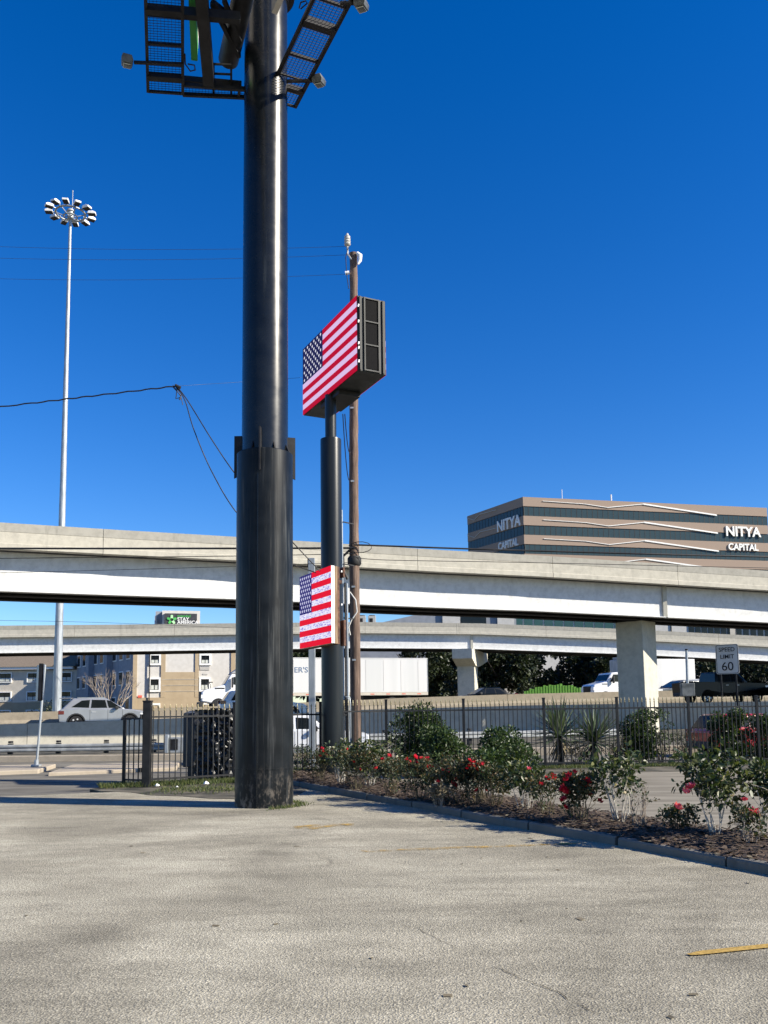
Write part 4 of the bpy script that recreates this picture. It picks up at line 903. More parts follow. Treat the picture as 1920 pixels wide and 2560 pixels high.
for k_, (a_, b_) in enumerate((((857, 1035), (872, 1200)), ((862, 1035), (876, 1130)))):
    wire(('slack black feeder wire hanging from the pylon cabinet to the timber pole', 'short black feeder wire from the pylon cabinet to the timber pole')[k_], sag(P(a_[0], a_[1], 21.9), P(b_[0], b_[1], 25.0), .35), .012)
# service drop to the signs
kn = P(441, 965, 21.0)
wire('twisted black service cable rising from the left to a splice in the sky', [p+Vector((0, 0, .012*math.sin(i*1.7))) for i, p in enumerate(spline([P(-500, 1072, 22.0), P(0, 1017, 21.5), P(230, 990, 21.2), kn], 16))], .017)
wire('thin steel messenger wire from the splice to the timber pole', sag(kn, UT*.62+up0*.38 if False else Vector((up0.x, up0.y-.1, P(880, 930, 25).z)), .02), .004, 'cable_thin')
dA = spline([kn, P(470, 1003, 20.8), P(530, 1100, 20.4), P(592, 1190, 20.2), P(690, 1310, 20.4), P(800, 1428, 20.9)])
dB = spline([kn+Vector((0,0,-.05)), P(462, 1000, 20.8), P(485, 1075, 20.6), P(530, 1180, 20.5), P(595, 1286, 20.5), P(700, 1392, 20.8), P(790, 1432, 21.0)])
wire('upper black drop wire falling from the splice toward the flag board', dA, .013)
wire('lower black drop wire falling from the splice toward the flag board', dB, .013)
sp = MB(); 
for k in range(4): sp.tube([kn+Vector((rnd.uniform(-.12,.05), 0, rnd.uniform(-.02,.06))), kn+Vector((rnd.uniform(-.05,.2), .02, rnd.uniform(-.35,-.1))), kn+Vector((rnd.uniform(.0,.3), .0, rnd.uniform(-.5,-.25)))], .011, 6)
sp.tube([kn+Vector((-.03, 0, .02)), kn+Vector((.1, 0, -.05))], .04, 8)
tag(sp.build('wire_splice', 'cable', smooth=60), 'tangled black splice knot where the drop wires meet', 'wire splice')

# ================================================================== high mast light
hm0 = PXY(141, 62.0, 1.0); hmz = P(176, 545, 62.0).z; hmx = PXY(176, 62.0, hmz).x-hm0.x
hm = thing('high_mast_light', 'tall grey high mast pole with a ring of floodlights', 'street light', hm0)
Hm = hmz-1.0
sh_ = MB().tube([(hmx*s, 0, Hm*s) for s in np.linspace(0, 1, 12)], [.31-.21*s for s in np.linspace(0, 1, 12)], 16).build('mast', 'galv', hm, smooth=20)
for s in (.33, .62): MB().tube([(hmx*s, 0, Hm*s), (hmx*s, 0, Hm*s+.12)], .315-.21*s, 16).build('slip_joint', 'galv', hm, smooth=40)
rz_ = Hm+.35; Rr = 1.22
def torus(rad, tr, z): return MB().tube([(hmx+rad*math.cos(a), rad*math.sin(a), z) for a in np.linspace(0, 2*math.pi, 41)], tr, 8, cap=False)
torus(Rr*.86, .07, rz_).build('ring', 'galv', hm, smooth=60); torus(Rr*.40, .05, rz_-.25).build('inner_ring', 'galv', hm, smooth=60)
for k in range(6):
    a = k*math.pi/3+.2; MB().bar((hmx+.1*math.cos(a), .1*math.sin(a), rz_-.3), (hmx+Rr*.86*math.cos(a), Rr*.86*math.sin(a), rz_), .05, .06).build('ring_spoke', 'galv', hm)
MB().lathe([(.14, -.5), (.22, -.45), (.22, .1), (.30, .14), (.24, .3), (.05, .4)], 14).build('head_frame', 'galv_dull', hm, smooth=40).location = (hmx, 0, rz_)
src = None
for k in range(12):
    a = k*math.pi/6+.12; ca, sa = math.cos(a), math.sin(a)
    if src is None:
        m = MB().prism([(-.32, -.02), (-.26, .20), (.10, .24), (.30, .12), (.30, -.08), (-.30, -.08)], -.21, .21)
        src = m.build('luminaire', 'lamp_white', hm, bevel=.03, recalc=True); o = src
        le = MB().box(-.27, .27, -.18, .18, -.13, -.082); sl_ = le.build('lens', 'dark_steel', src); am = MB().bar((-.3, 0, .02), (-.62, 0, .0), .07, .07).build('arm', 'galv', src)
    else:
        o = inst(src, hm); inst(sl_, o); inst(am, o)
    o.location = (hmx+(Rr+.33)*ca, (Rr+.33)*sa, rz_+.06); o.rotation_euler = (0, 0, a); o.scale = (.95, 1, .72)
MB().tube([(hmx+.12, 0, rz_+.3), (hmx+.12, 0, rz_+1.75)], .028, 6).build('lightning_rod', 'galv', hm)
MB().lathe([(.05, 0), (.05, .12)], 8).build('rod_tip', 'galv', hm).location = (hmx+.12, 0, rz_+1.7)

# ================================================================== iron fences
def spear(h, w_=.019, tip=True):
    m = MB(); m.box(-w_/2, w_/2, -w_/2, w_/2, .08, h, 0)
    if tip:
        k = len(m.v); 
        m.lathe([(.006, h), (.022, h+.012), (.022, h+.026), (.008, h+.034), (.020, h+.075), (.003, h+.15)], 6, 1)
    return m
def fence(label, pts, rails, hp_, posts, sp_, post_h, name='iron_fence', tips=True, rb=.06):
    t = thing(name, label, 'fence', pts[0])
    o0 = pts[0]; srcp = srck = None
    for a, b in zip(pts, pts[1:]):
        d = (b-a); L = d.length; d.normalize(); ang = math.atan2(d.y, d.x)
        for z in rails: MB().bar(a-o0+Vector((0,0,z)), b-o0+Vector((0,0,z)), .035, .04).build('rail', 'fence', t)
        n = max(2, round(L/sp_))
        for i in range(1, n):
            loc = a-o0 + d*(L*i/n)
            if srck is None: srck = spear(hp_, tip=tips).build('picket', ['fence', 'gold'], t, smooth=30); o = srck
            else: o = inst(srck, t)
            o.location = loc + Vector((0, 0, rnd.uniform(-.006, .006))); o.rotation_euler = (R(rnd.uniform(-.3, .3)), R(rnd.uniform(-.3, .3)), ang)
    for p in posts:
        if srcp is None: srcp = MB().box(-.034, .034, -.034, .034, -.05, post_h).box(-.042, .042, -.042, .042, post_h, post_h+.025).build('post', 'fence', t, bevel=.004); o = srcp
        else: o = inst(srcp, t)
        o.location = p-o0
    return t
fL = [PXY(366, 19.4, .02), PXY(585, 20.6, .02), PXY(802, 22.0, .02)]
fenceL = fence('black spear topped iron fence behind the big black pole', fL, [.14, 1.49], 1.62, [fL[1], fL[2]], .132, 1.78)
gpost = MB().box(-.085, .085, -.085, .085, -.05, 1.82).box(-.095, .095, -.095, .095, 1.82, 1.85).build('gate_post', 'fence', fenceL, bevel=.006)
for s in (.0, .3): pass
for z in (.3, 1.45): MB().tube([(-.02, -.06, z), (-.02, -.06, z+.1)], .03, 8).build('hinge', 'black', fenceL).location = (-.1, 0, 0)
fG = [PXY(309, 19.75, .02), PXY(357, 19.5, .02)]
fence('narrow black iron gate leaf standing open at the driveway', fG, [.12, 1.46], 1.44, [fG[0]], .15, 1.47, name='iron_gate', tips=False)
fR = [PXY(806, 22.25, .02), PXY(967, 23.1, .02), PXY(1162, 23.45, .02), PXY(1364, 23.75, .02), PXY(1548, 24.0, .02), PXY(1728, 24.2, .02), PXY(1900, 24.45, .02), PXY(2080, 24.7, .02), PXY(2280, 24.9, .02)]
fence('long black iron fence running right of the timber pole behind shrubs', fR, [.12, 1.55], 1.70, fR[1:], .122, 1.83)
fC = [PXY(806, 22.2, .02), PXY(868, 23.9, .02)]
fence('short black fence return closing the corner round the pylon', fC, [.12, 1.46], 1.58, [fC[1]], .2, 1.7)

# ================================================================== black wrapped cabinet behind the fence
wc = thing('wrapped_cabinet', 'black plastic wrapped utility cabinet behind the iron fence', 'cabinet', PXY(532, 21.25, .0))
def crumple(x0, x1, y0, y1, z0, z1, amp, nx, nz, seed):
    """front, sides and top of a box with creased faces"""
    rr = random.Random(seed); mb = MB(); ny = 8
    path = [(x0, y1+(y0-y1)*i/ny, 0) for i in range(ny)] + [(x0+(x1-x0)*i/nx, y0, 1) for i in range(nx)] + [(x1, y0+(y1-y0)*i/ny, 2) for i in range(ny+1)]
    for k in range(nz+1):
        z = z0+(z1-z0)*k/nz
        for (x, y, s) in path:
            a = amp*(rr.random()-.5)*2; mb.v.append((x + (a*.5), y + (a if s == 1 else a*.4), z+amp*.3*(rr.random()-.5)))
    n = len(path)
    for k in range(nz):
        for i in range(n-1):
            q = k*n+i; mb.f += [(q, q+1, q+n), (q+1, q+n+1, q+n)] if (i+k) % 2 else [(q, q+1, q+n+1), (q, q+n+1, q+n)]
    mb.f.append(tuple(range(nz*n, nz*n+n))); mb.mi = [0]*len(mb.f); return mb
MB().box(-.66, -.36, -.28, .5, .32, 1.58).add([(-.66,-.28,1.58),(-.36,-.28,1.58),(-.36,.5,1.64),(-.66,.5,1.64)], [(0,1,2,3)]).build('matte_cover', 'cab_grey', wc, bevel=.02)
MB().box(-.56, -.36, -.2, .45, 0, .32).build('plinth', 'cab_grey', wc)
crumple(-.355, .02, -.40, .5, .0, 1.66, .035, 6, 22, 3).build('draped_sheet', 'poly', wc)
crumple(.03, .62, -.44, .5, .02, 1.69, .05, 9, 22, 5).build('crinkled_sheet', 'poly', wc)
# litter at the fence foot
for i, (px, py, s, lab) in enumerate(((1018/2.592, 1600+948/2.592, .055, 'white crumpled litter on the grass near the gate post'), (1336/2.592, 1600+938/2.592, .075, 'white bottle shaped litter by the fence near the black pole'), (1148/2.592, 1600+955/2.592, .03, 'tiny white scrap of paper on the grass between other litter'))):
    p = G(px, py, .03); rr = random.Random(i); mb = MB(); mb.lathe([(s*.5, 0), (s*.9, s*.3), (s*.7, s*.7), (s*.25, s*.95)], 7); mb.v = [(x*(1+rr.uniform(-.3,.3)), y*(1+rr.uniform(-.3,.3)), z*(1+rr.uniform(-.2,.2))) for x, y, z in mb.v]
    o = mb.build('litter', 'white_plastic'); o.location = p; tag(o, lab, 'litter')
# ================================================================== road signs and posts
sgY = 50.0; s0 = PXY(1828, sgY, .25); zt_, zb_ = P(1812, 1611, sgY).z, P(1812, 1685, sgY).z
sg = thing('speed_limit_sign', 'white speed limit sign reading 60 on two dark posts', 'sign', (s0.x, sgY, .25), R(-34))
h_ = zt_-zb_; wd = h_*.74
pn = MB(); rr_ = .1; cs = []
for cx, cz_, a0 in ((wd/2-rr_, h_-rr_, 0), (-wd/2+rr_, h_-rr_, 90), (-wd/2+rr_, rr_, 180), (wd/2-rr_, rr_, 270)):
    cs += [(cx+rr_*math.cos(R(a0+a)), cz_+rr_*math.sin(R(a0+a))) for a in (0, 30, 60, 90)]
zo = zb_-.25
pn.prism([(x, z+zo) for x, z in cs], -.02, .0); pn.build('sign_panel', 'speed_white', sg, recalc=True)
bd = MB(); inn_ = [(x*.95, (z-h_/2)*.965+h_/2) for x, z in cs]; inn2 = [(x*.91, (z-h_/2)*.935+h_/2) for x, z in cs]; n = len(cs)
bd.add([(x, -.024, z+zo) for x, z in inn_]+[(x, -.024, z+zo) for x, z in inn2], [(i, (i+1) % n, (i+1) % n+n, i+n) for i in range(n)]); bd.build('border', 'ink', sg)
for body, sz, zz in (('SPEED', .30, .76), ('LIMIT', .30, .52), ('60', .62, .12)):
    text(body, sz*h_/1.52, 'ink', sg, (0, -.03, zo+zz*h_), (math.pi/2, 0, 0), extrude=.004, align='CENTER', bold=.004, xs=.98)
for x in (-.33*wd, .33*wd): MB().bar((x, .04, -.3), (x, .04, zo+h_*.9), .09, .07, up=(0, 1, 0)).build('post', 'dark_steel', sg)
# post with a box
q0 = PXY(1725, 30.0, -.2); ztp = P(1716, 1626, 30).z; xt = PXY(1716, 30, ztp).x-q0.x
bp = thing('signal_post', 'leaning galvanised post carrying a small grey box near the pickup', 'post', q0)
MB().tube([(0, 0, 0), (xt, 0, ztp+.2)], .045, 12).build('pipe', 'galv', bp, smooth=40); MB().tube([(xt, 0, ztp+.2), (xt, 0, ztp+.25)], .05, 12).build('cap', 'dark_steel', bp)
zx = P(1722, 1741, 30).z+.2; MB().box(-.25, .2, -.26, -.06, zx, zx+.44).build('control_box', 'grey_steel', bp, bevel=.02)  # darker steel puts the shade of the box side into its colour
MB().lathe([(.1, 0), (.1, .05), (.06, .1)], 12).build('base_collar', 'galv_dull', bp)
# sign seen edge-on at left
q0 = PXY(91, 28.6, -.07); xt = PXY(113, 28.6, P(113, 1662, 28.6).z).x-q0.x; ztp = P(113, 1662, 28.6).z+.07
ls = thing('road_sign', 'grey road sign seen edge on, on a leaning post by the island', 'sign', q0)
MB().tube([(0, 0, 0), (xt*.97, 0, ztp)], .04, 10).build('post', 'galv', ls, smooth=40); MB().box(-.14, .14, -.12, .12, 0, .07).build('base_plate', 'galv_dull', ls, bevel=.02); MB().lathe([(.07, .0), (.07, .22)], 10).build('sleeve', 'galv', ls)
sgn = MB().bar((xt*.80-.10, -.04, P(105, 1751, 28.6).z+.07), (xt*.97-.12, -.04, ztp), .95, .03, up=(.83, .56, 0)).build('sign_back', 'galv_dull', ls)
MB().bar((xt*.80+.06, -.42, P(105, 1751, 28.6).z+.05), (xt*.97+.04, -.42, ztp+.02), .10, .1, up=(0, 1, 0)).build('edge_channel', 'dark_steel', ls)
# ================================================================== vehicles (x forward, z up, origin on the road)
WH = {}
def wheel_src(rad, wd, rimr, spokes):
    key = (rad, wd, rimr, spokes)
    if key in WH: return WH[key]
    t = MB(); pr = [(rimr, -wd/2), (rad*.94, -wd/2), (rad, -wd*.32), (rad, wd*.32), (rad*.94, wd/2), (rimr, wd/2)]
    t.lathe(pr, 28); t.v = [(x, z, y) for x, y, z in t.v]
    r_ = MB(); r_.lathe([(rimr, -.02), (rimr, wd*.44), (rimr*.93, wd*.47), (rimr*.9, wd*.30)], 24); r_.v = [(x, z, y) for x, y, z in r_.v]
    for k in range(spokes):
        a = 2*math.pi*k/spokes
        r_.bar((rimr*.1*math.cos(a), wd*.42, rimr*.1*math.sin(a)), (rimr*.93*math.cos(a), wd*.44, rimr*.93*math.sin(a)), rimr*.36, .03, up=(0, 1, 0), mi=1)
    r_.lathe([(rimr*.2, 0), (rimr*.18, .02)], 12, 1); r_.v[-24:] = [(x, wd*.42+z, y) for x, y, z in r_.v[-24:]]
    WH[key] = (t, r_); return WH[key]
def wheels(t, xs_, W, rad, wd=.22, rimr=None, spokes=5, rimmat='rim'):
    rimr = rimr or rad*.66; tm, rm = wheel_src(rad, wd, rimr, spokes); s0 = None
    for x in xs_:
        for s in (-1, 1):
            if s0 is None:
                s0 = tm.build('wheel', 'black', t, smooth=35, recalc=True); r0 = rm.build('rim', ['galv_dull', rimmat], s0, smooth=30, recalc=True); o = s0
            else: o = inst(s0, t); inst(r0, o)
            o.location = (x, s*(W/2-wd/2-.01), rad); o.rotation_euler = (0, rnd.uniform(0, 3), 0 if s > 0 else math.pi)
def side_poly(t, name, pts, hw, mat, off=.008, th=.012, both=True):
    """a thin panel on the cabin side; hw(z) gives the half width there"""
    for s in (-1, 1):
        m = MB(); n = len(pts); a = [(x, s*(hw(z)+off), z) for x, z in pts]; b = [(x, s*(hw(z)+off-th), z) for x, z in pts]
        m.add(a+b, [tuple(range(n)), tuple(range(2*n-1, n-1, -1))]+[(i, (i+1) % n, (i+1) % n+n, i+n) for i in range(n)]); m.build(name, mat, t, recalc=True)
def car(name, label, cat, loc, rz, paint_, L, W, H, upper_, wx_, rad, sill, cab_, wins, clad=None, ws=True, spokes=5, scale=1.0, tailpos=None, headpos=None, group=None):
    """upper_: outline of the lower body from tail to nose (x, z); cab_: (rear base x, rear top x, front top x, front base x, base z, top z, inset)"""
    t = thing(name, label, cat, loc, rz, group)
    ra = rad*1.17; poly = [(upper_[0][0], sill+.06)] + upper_ + [(upper_[-1][0], sill+.06)]
    for x in sorted(wx_, reverse=True):
        poly += [(x+ra*math.cos(a), max(sill, rad+ra*math.sin(a))) for a in np.linspace(-.25, math.pi+.25, 13)]
    b = MB().prism(poly, -W/2, W/2); b.build('body', paint_, t, bevel=.055, smooth=35, recalc=True)
    MB().box(min(wx_)-rad-.2, max(wx_)+rad+.2, -W/2+.22, W/2-.22, sill-.02, upper_[len(upper_)//2][1]-.1).build('underbody', 'black', t)
    rb, rt_, ft, fb, zb, zt, ins_ = cab_; hb, ht = W/2-.05, W/2-.05-ins_
    hw = lambda z: hb+(ht-hb)*(z-zb)/(zt-zb)
    c = MB().add([(rb,-hb,zb),(fb,-hb,zb),(fb,hb,zb),(rb,hb,zb),(rt_,-ht,zt),(ft,-ht,zt),(ft,ht,zt),(rt_,ht,zt)], [(3,2,1,0),(4,5,6,7),(0,1,5,4),(1,2,6,5),(2,3,7,6),(3,0,4,7)])
    c.build('cabin', paint_, t, bevel=.07, smooth=35)
    for wpts in wins: side_poly(t, 'side_window', wpts, hw, 'glass')
    lerp3 = lambda u, v: u+(v-u)
    def pane(nm, x0, z0, x1, z1, sgn):
        m = MB(); k0, k1 = .1, .88; za, zc = z0+(z1-z0)*k0, z0+(z1-z0)*k1; xa, xc = x0+(x1-x0)*k0+sgn*.02, x0+(x1-x0)*k1+sgn*.02
        m.add([(xa,-hw(za)+.1,za),(xa,hw(za)-.1,za),(xc,hw(zc)-.09,zc),(xc,-hw(zc)+.09,zc),(xa-sgn*.03,-hw(za)+.1,za),(xa-sgn*.03,hw(za)-.1,za),(xc-sgn*.03,hw(zc)-.09,zc),(xc-sgn*.03,-hw(zc)+.09,zc)],
              [(0,1,2,3),(7,6,5,4),(0,4,5,1),(1,5,6,2),(2,6,7,3),(3,7,4,0)]); m.build(nm, 'glass', t, recalc=True)
    pane('windshield', fb, zb, ft, zt, 1); pane('rear_window', rb, zb, rt_, zt, -1)
    if clad:
        for s in (-1, 1):
            MB().box(min(wx_)+ra, max(wx_)-ra, min(s*(W/2-.03), s*(W/2+.012)), max(s*(W/2-.03), s*(W/2+.012)), sill-.02, clad).build('sill_cladding', 'trim_grey', t)
            for x in wx_:
                m = MB(); aa = np.linspace(-.2, math.pi+.2, 12); y0, y1 = s*(W/2+.015), s*(W/2-.04)
                m.v = [(x+q*math.cos(a), y, rad+q*math.sin(a)) for a in aa for q in (ra*.99, ra*1.16) for y in (y0, y1)]
                m.f = [(4*i+u, 4*i+4+u, 4*i+4+v, 4*i+v) for i in range(11) for u, v in ((0,2),(2,3),(3,1),(1,0))]; m.mi = [0]*len(m.f); m.build('arch_cladding', 'trim_grey', t, recalc=True)
    wheels(t, wx_, W, rad, spokes=spokes)
    xr, xf = upper_[0][0], upper_[-1][0]
    th = tailpos or (.78, .98); hh = headpos or (.68, .84)
    for s in (-1, 1):
        MB().box(xr-.02, xr+.28, min(s*(W/2-.3), s*(W/2+.008)), max(s*(W/2-.3), s*(W/2+.008)), *th).build('tail_lamp', 'tail', t, bevel=.02)
        MB().box(xf-.38, xf+.012, min(s*(W/2-.45), s*(W/2+.008)), max(s*(W/2-.45), s*(W/2+.008)), *hh).build('head_lamp', 'lamp', t, bevel=.03)
        m = MB().box(fb-.55, fb-.38, min(s*(W/2+.0), s*(W/2+.2)), max(s*(W/2+.0), s*(W/2+.2)), zb-.0, zb+.16); m.build('mirror', 'trim_grey', t, bevel=.03)
    MB().box(xf-.02, xf+.02, -W/2+.35, W/2-.35, sill+.12, hh[0]-.03).build('grille', 'trim_grey', t)
    MB().box(xr-.03, xr+.15, -W/2+.06, W/2-.06, sill-.0, sill+.26).build('rear_bumper', 'trim_grey', t, bevel=.03)
    t.scale = (scale,)*3
    return t
def door_lines(t, xs_, W, z0, z1, hz_=None, handles=()):
    for s in (-1, 1):
        for x in xs_: MB().box(x-.008, x+.008, min(s*(W/2-.01), s*(W/2+.004)), max(s*(W/2-.01), s*(W/2+.004)), z0, z1).build('door_seam', 'trim_grey', t)
        for x in handles: MB().box(x-.1, x+.1, min(s*W/2, s*(W/2+.03)), max(s*W/2, s*(W/2+.03)), hz_, hz_+.035).build('door_handle', 'rim', t)
HD = R(16)
def on_near(px, Y):
    p = PXY(px, Y, 1.2); off = float(np.interp(px, [200, 700, 1500], [.30, .30, .05])); p.z = road_near(p.x, Y)-off + .0; return p
# lower the near lanes a little at the left so the wall hides the tyres, as in the photograph
for o in bpy.data.objects:
    if o.name == 'highway_near_lanes':
        for v in o.data.vertices: v.co.z -= float(np.interp(v.co.x, [-16, -4, 12], [.30, .30, .05]))
SUVU = [(-2.25, .55), (-2.28, .95), (-2.12, 1.08), (-1.2, 1.12), (.9, 1.06), (1.5, 1.03), (2.1, .93), (2.28, .78), (2.3, .5)]
t = car('suv', 'silver compact suv with dark wheel arches driving on the highway', 'car', on_near(258, 51.5), HD, 'silver_paint', 4.6, 1.86, 1.66, SUVU, (-1.36, 1.40), .36, .30,
    (-2.13, -1.55, .15, 1.18, 1.04, 1.64, .20), [[(-.62, 1.12), (.22, 1.12), (.10, 1.54), (-.58, 1.56)], [(.30, 1.12), (.98, 1.10), (.38, 1.50), (.18, 1.54)], [(-1.62, 1.17), (-.72, 1.13), (-.68, 1.55), (-1.1, 1.52)]], clad=.42, spokes=5, scale=1.06)
door_lines(t, (-.66, .26, 1.02), 1.86, .45, 1.02, .88, (-.45, .48))
MB().box(-2.25, -1.6, -.6, .6, 1.635, 1.675).build('roof_spoiler', 'silver_paint', t, bevel=.02)
for s in (-1, 1): MB().bar((-1.35, s*.62, 1.67), (.05, s*.62, 1.68), .04, .03).build('roof_rail', 'galv', t)
t = car('suv', 'white suv half hidden behind the big black pole', 'car', on_near(655, 50.5), HD, 'white_paint', 4.9, 1.92, 1.74, [(x*1.07, z*1.05) for x, z in SUVU], (-1.45, 1.5), .38, .32,
    (-2.3, -1.85, .2, 1.25, 1.09, 1.74, .18), [[(-.66, 1.18), (.24, 1.18), (.12, 1.62), (-.62, 1.64)], [(.32, 1.18), (1.05, 1.16), (.42, 1.58), (.2, 1.62)], [(-1.85, 1.2), (-.76, 1.19), (-.72, 1.63), (-1.6, 1.60)]], clad=.44, tailpos=(1.0, 1.2))
door_lines(t, (-.7, .28, 1.08), 1.92, .48, 1.06, .95, (-.45, .48))
# black pickup
PKU = [(-2.95, .62), (-3.0, 1.32), (-.95, 1.34), (-.94, 1.30), (1.2, 1.30), (2.5, 1.24), (2.92, 1.16), (2.98, .6)]
def pickup(label, loc, rz, paint_, scale=1.0, H=1.98, cabx=(-1.05, -.95, .65, 1.35)):
    t = car('pickup_truck', label, 'pickup truck', loc, rz, paint_, 5.95, 2.02, H, PKU, (-1.75, 1.98), .40, .44, (cabx[0], cabx[1], cabx[2], cabx[3], 1.28, H, .16),
        [[(-.86, 1.38), (.02, 1.38), (.0, H-.12), (-.84, H-.12)], [(.12, 1.38), (1.05, 1.37), (.58, H-.14), (.1, H-.12)]], spokes=8, scale=scale, tailpos=(.98, 1.28), headpos=(.88, 1.12))
    door_lines(t, (-.95, .07, 1.15), 2.02, .6, 1.28, 1.12, (-.3, .5))
    MB().box(-2.9, -1.05, -.86, .86, 1.345, 1.352).build('bed_cover', 'trim_grey', t)
    MB().box(2.98, 3.12, -.98, .98, .46, .74).build('front_bumper', 'rim', t, bevel=.03)
    return t
pickup('black crew cab pickup truck driving past the speed limit sign', on_near(1806, 57.5), HD, 'black_paint')
fp = PXY(735, 31.0, -.2); pickup('white pickup truck behind the gate and the pylon foot', (fp.x, 31.0, -.195), R(4), 'white_paint', scale=.86, H=1.95)
# red car on the frontage road
rp = PXY(1880, 32.4, -.2)
t = car('hatchback', 'red hatchback on the frontage road behind the fence shrubs', 'car', (rp.x, 32.4, -.195), R(15), 'red_paint', 4.3, 1.8, 1.5, [(x*.94, z*.93) for x, z in SUVU], (-1.28, 1.3), .32, .28,
    (-2.0, -1.6, .1, 1.1, .96, 1.50, .2), [[(-.6, 1.03), (.2, 1.03), (.08, 1.40), (-.55, 1.42)], [(.28, 1.03), (.9, 1.02), (.35, 1.37), (.16, 1.40)], [(-1.5, 1.05), (-.68, 1.04), (-.64, 1.41), (-1.2, 1.38)]])
door_lines(t, (-.64, .24, .95), 1.8, .42, .95, .85, (-.42, .45))
# cars of the far lanes
def on_far(px, Y): p = PXY(px, Y, 1.8); p.z = road_far(p.x); return p
SED = [(-2.3, .5), (-2.33, .92), (-1.75, .98), (1.0, .94), (2.1, .78), (2.3, .6), (2.32, .45)]
def sedan(label, px, Y, paint_, sc=1.0):
    return car('sedan', label, 'car', on_far(px, Y), HD+math.pi, paint_, 4.65, 1.82, 1.44, SED, (-1.4, 1.42), .33, .28, (-1.75, -1.0, .2, 1.15, .93, 1.44, .22),
        [[(-.55, .99), (.25, .99), (.12, 1.35), (-.5, 1.36)], [(.33, .99), (.95, .98), (.4, 1.31), (.2, 1.34)], [(-1.35, 1.0), (-.62, .99), (-.58, 1.35), (-.95, 1.3)]], scale=sc)
sedan('dark grey sedan beside the white box truck', 1703, 65.5, 'grey_paint', 1.12)
sedan('black car roof peeking over the tan barrier by the hammerhead pier', 1212, 64.0, 'black_paint', .97)
t = car('suv', 'white suv roof showing between the box truck and the black pickup', 'car', on_far(1752, 70.5), HD+math.pi, 'white_paint', 4.6, 1.86, 1.66, SUVU, (-1.36, 1.40), .36, .30,
    (-2.13, -1.55, .15, 1.18, 1.04, 1.64, .20), [[(-.62, 1.12), (.22, 1.12), (.10, 1.54), (-.58, 1.56)], [(.30, 1.12), (.98, 1.10), (.38, 1.50), (.18, 1.54)], [(-1.62, 1.17), (-.72, 1.13), (-.68, 1.55), (-1.1, 1.52)]], scale=1.1)
# black flatbed trailer at the right edge
fp = on_near(2052, 57.0); t = thing('flatbed_trailer', 'black flatbed trailer at the right edge ahead of the pickup', 'trailer', fp, HD)
MB().box(-3.4, 3.4, -1.1, 1.1, .78, 1.0).build('deck', 'black_paint', t, bevel=.02); MB().box(-3.4, 3.4, -1.12, -1.0, 1.001, 1.06).build('rub_rail', 'galv_dull', t)
MB().box(-3.3, 3.3, -.5, .5, .45, .77).build('chassis', 'dark_steel', t); wheels(t, (.6, 1.5), 2.2, .38, .24, spokes=6, rimmat='galv_dull')
for x in (-2.6, -.8, 2.6): MB().box(x-.05, x+.05, -1.15, -1.12, .8, 1.3).build('stake', 'dark_steel', t)
# ---- semi truck, heading left
sp_ = on_far(1058, 70.0); t = thing('semi_truck', 'white day cab semi truck hauling a long white box trailer', 'truck', sp_, HD+math.pi)
TL = 13.2; z0, z1 = 1.12, 3.92
MB().box(.06, TL, -1.29, 1.29, z0+.22, z1).build('trailer_box', 'trailer_white', t, bevel=.02)
for i in range(9):
    x = .8+i*1.4
    MB().box(x-.006, x+.006, -1.30, -1.291, z0+.3, z1-.1).box(x-.006, x+.006, 1.291, 1.30, z0+.3, z1-.1).build('panel_seam', 'grille', t)
MB().box(.02, TL+.02, -1.31, 1.31, z0, z0+.215).build('bottom_rail', 'stucco_beige', t)
MB().box(.0, .055, -1.30, 1.30, z0+.22, z1+.02).build('rear_doors', 'galv', t); MB().box(.02, TL, -1.305, 1.305, z1+.002, z1+.06).build('top_rail', 'trailer_white', t)
for i in range(10): MB().box(.6+i*1.25, .9+i*1.25, 1.312, 1.318, z0+.06, z0+.12).build('reflector', 'red_sign', t)
MB().box(1.0, 5.0, -.5, .5, .65, z0).build('bogie', 'dark_steel', t); wheels(t, (1.6, 2.9), 2.55, .5, .5, .28, 6, 'galv_dull')
text("ER'S", .56, 'logo_blue', t, (10.55, 1.30, z1-1.05), (math.pi/2, 0, math.pi), extrude=.004, bold=.004, xs=1.1)
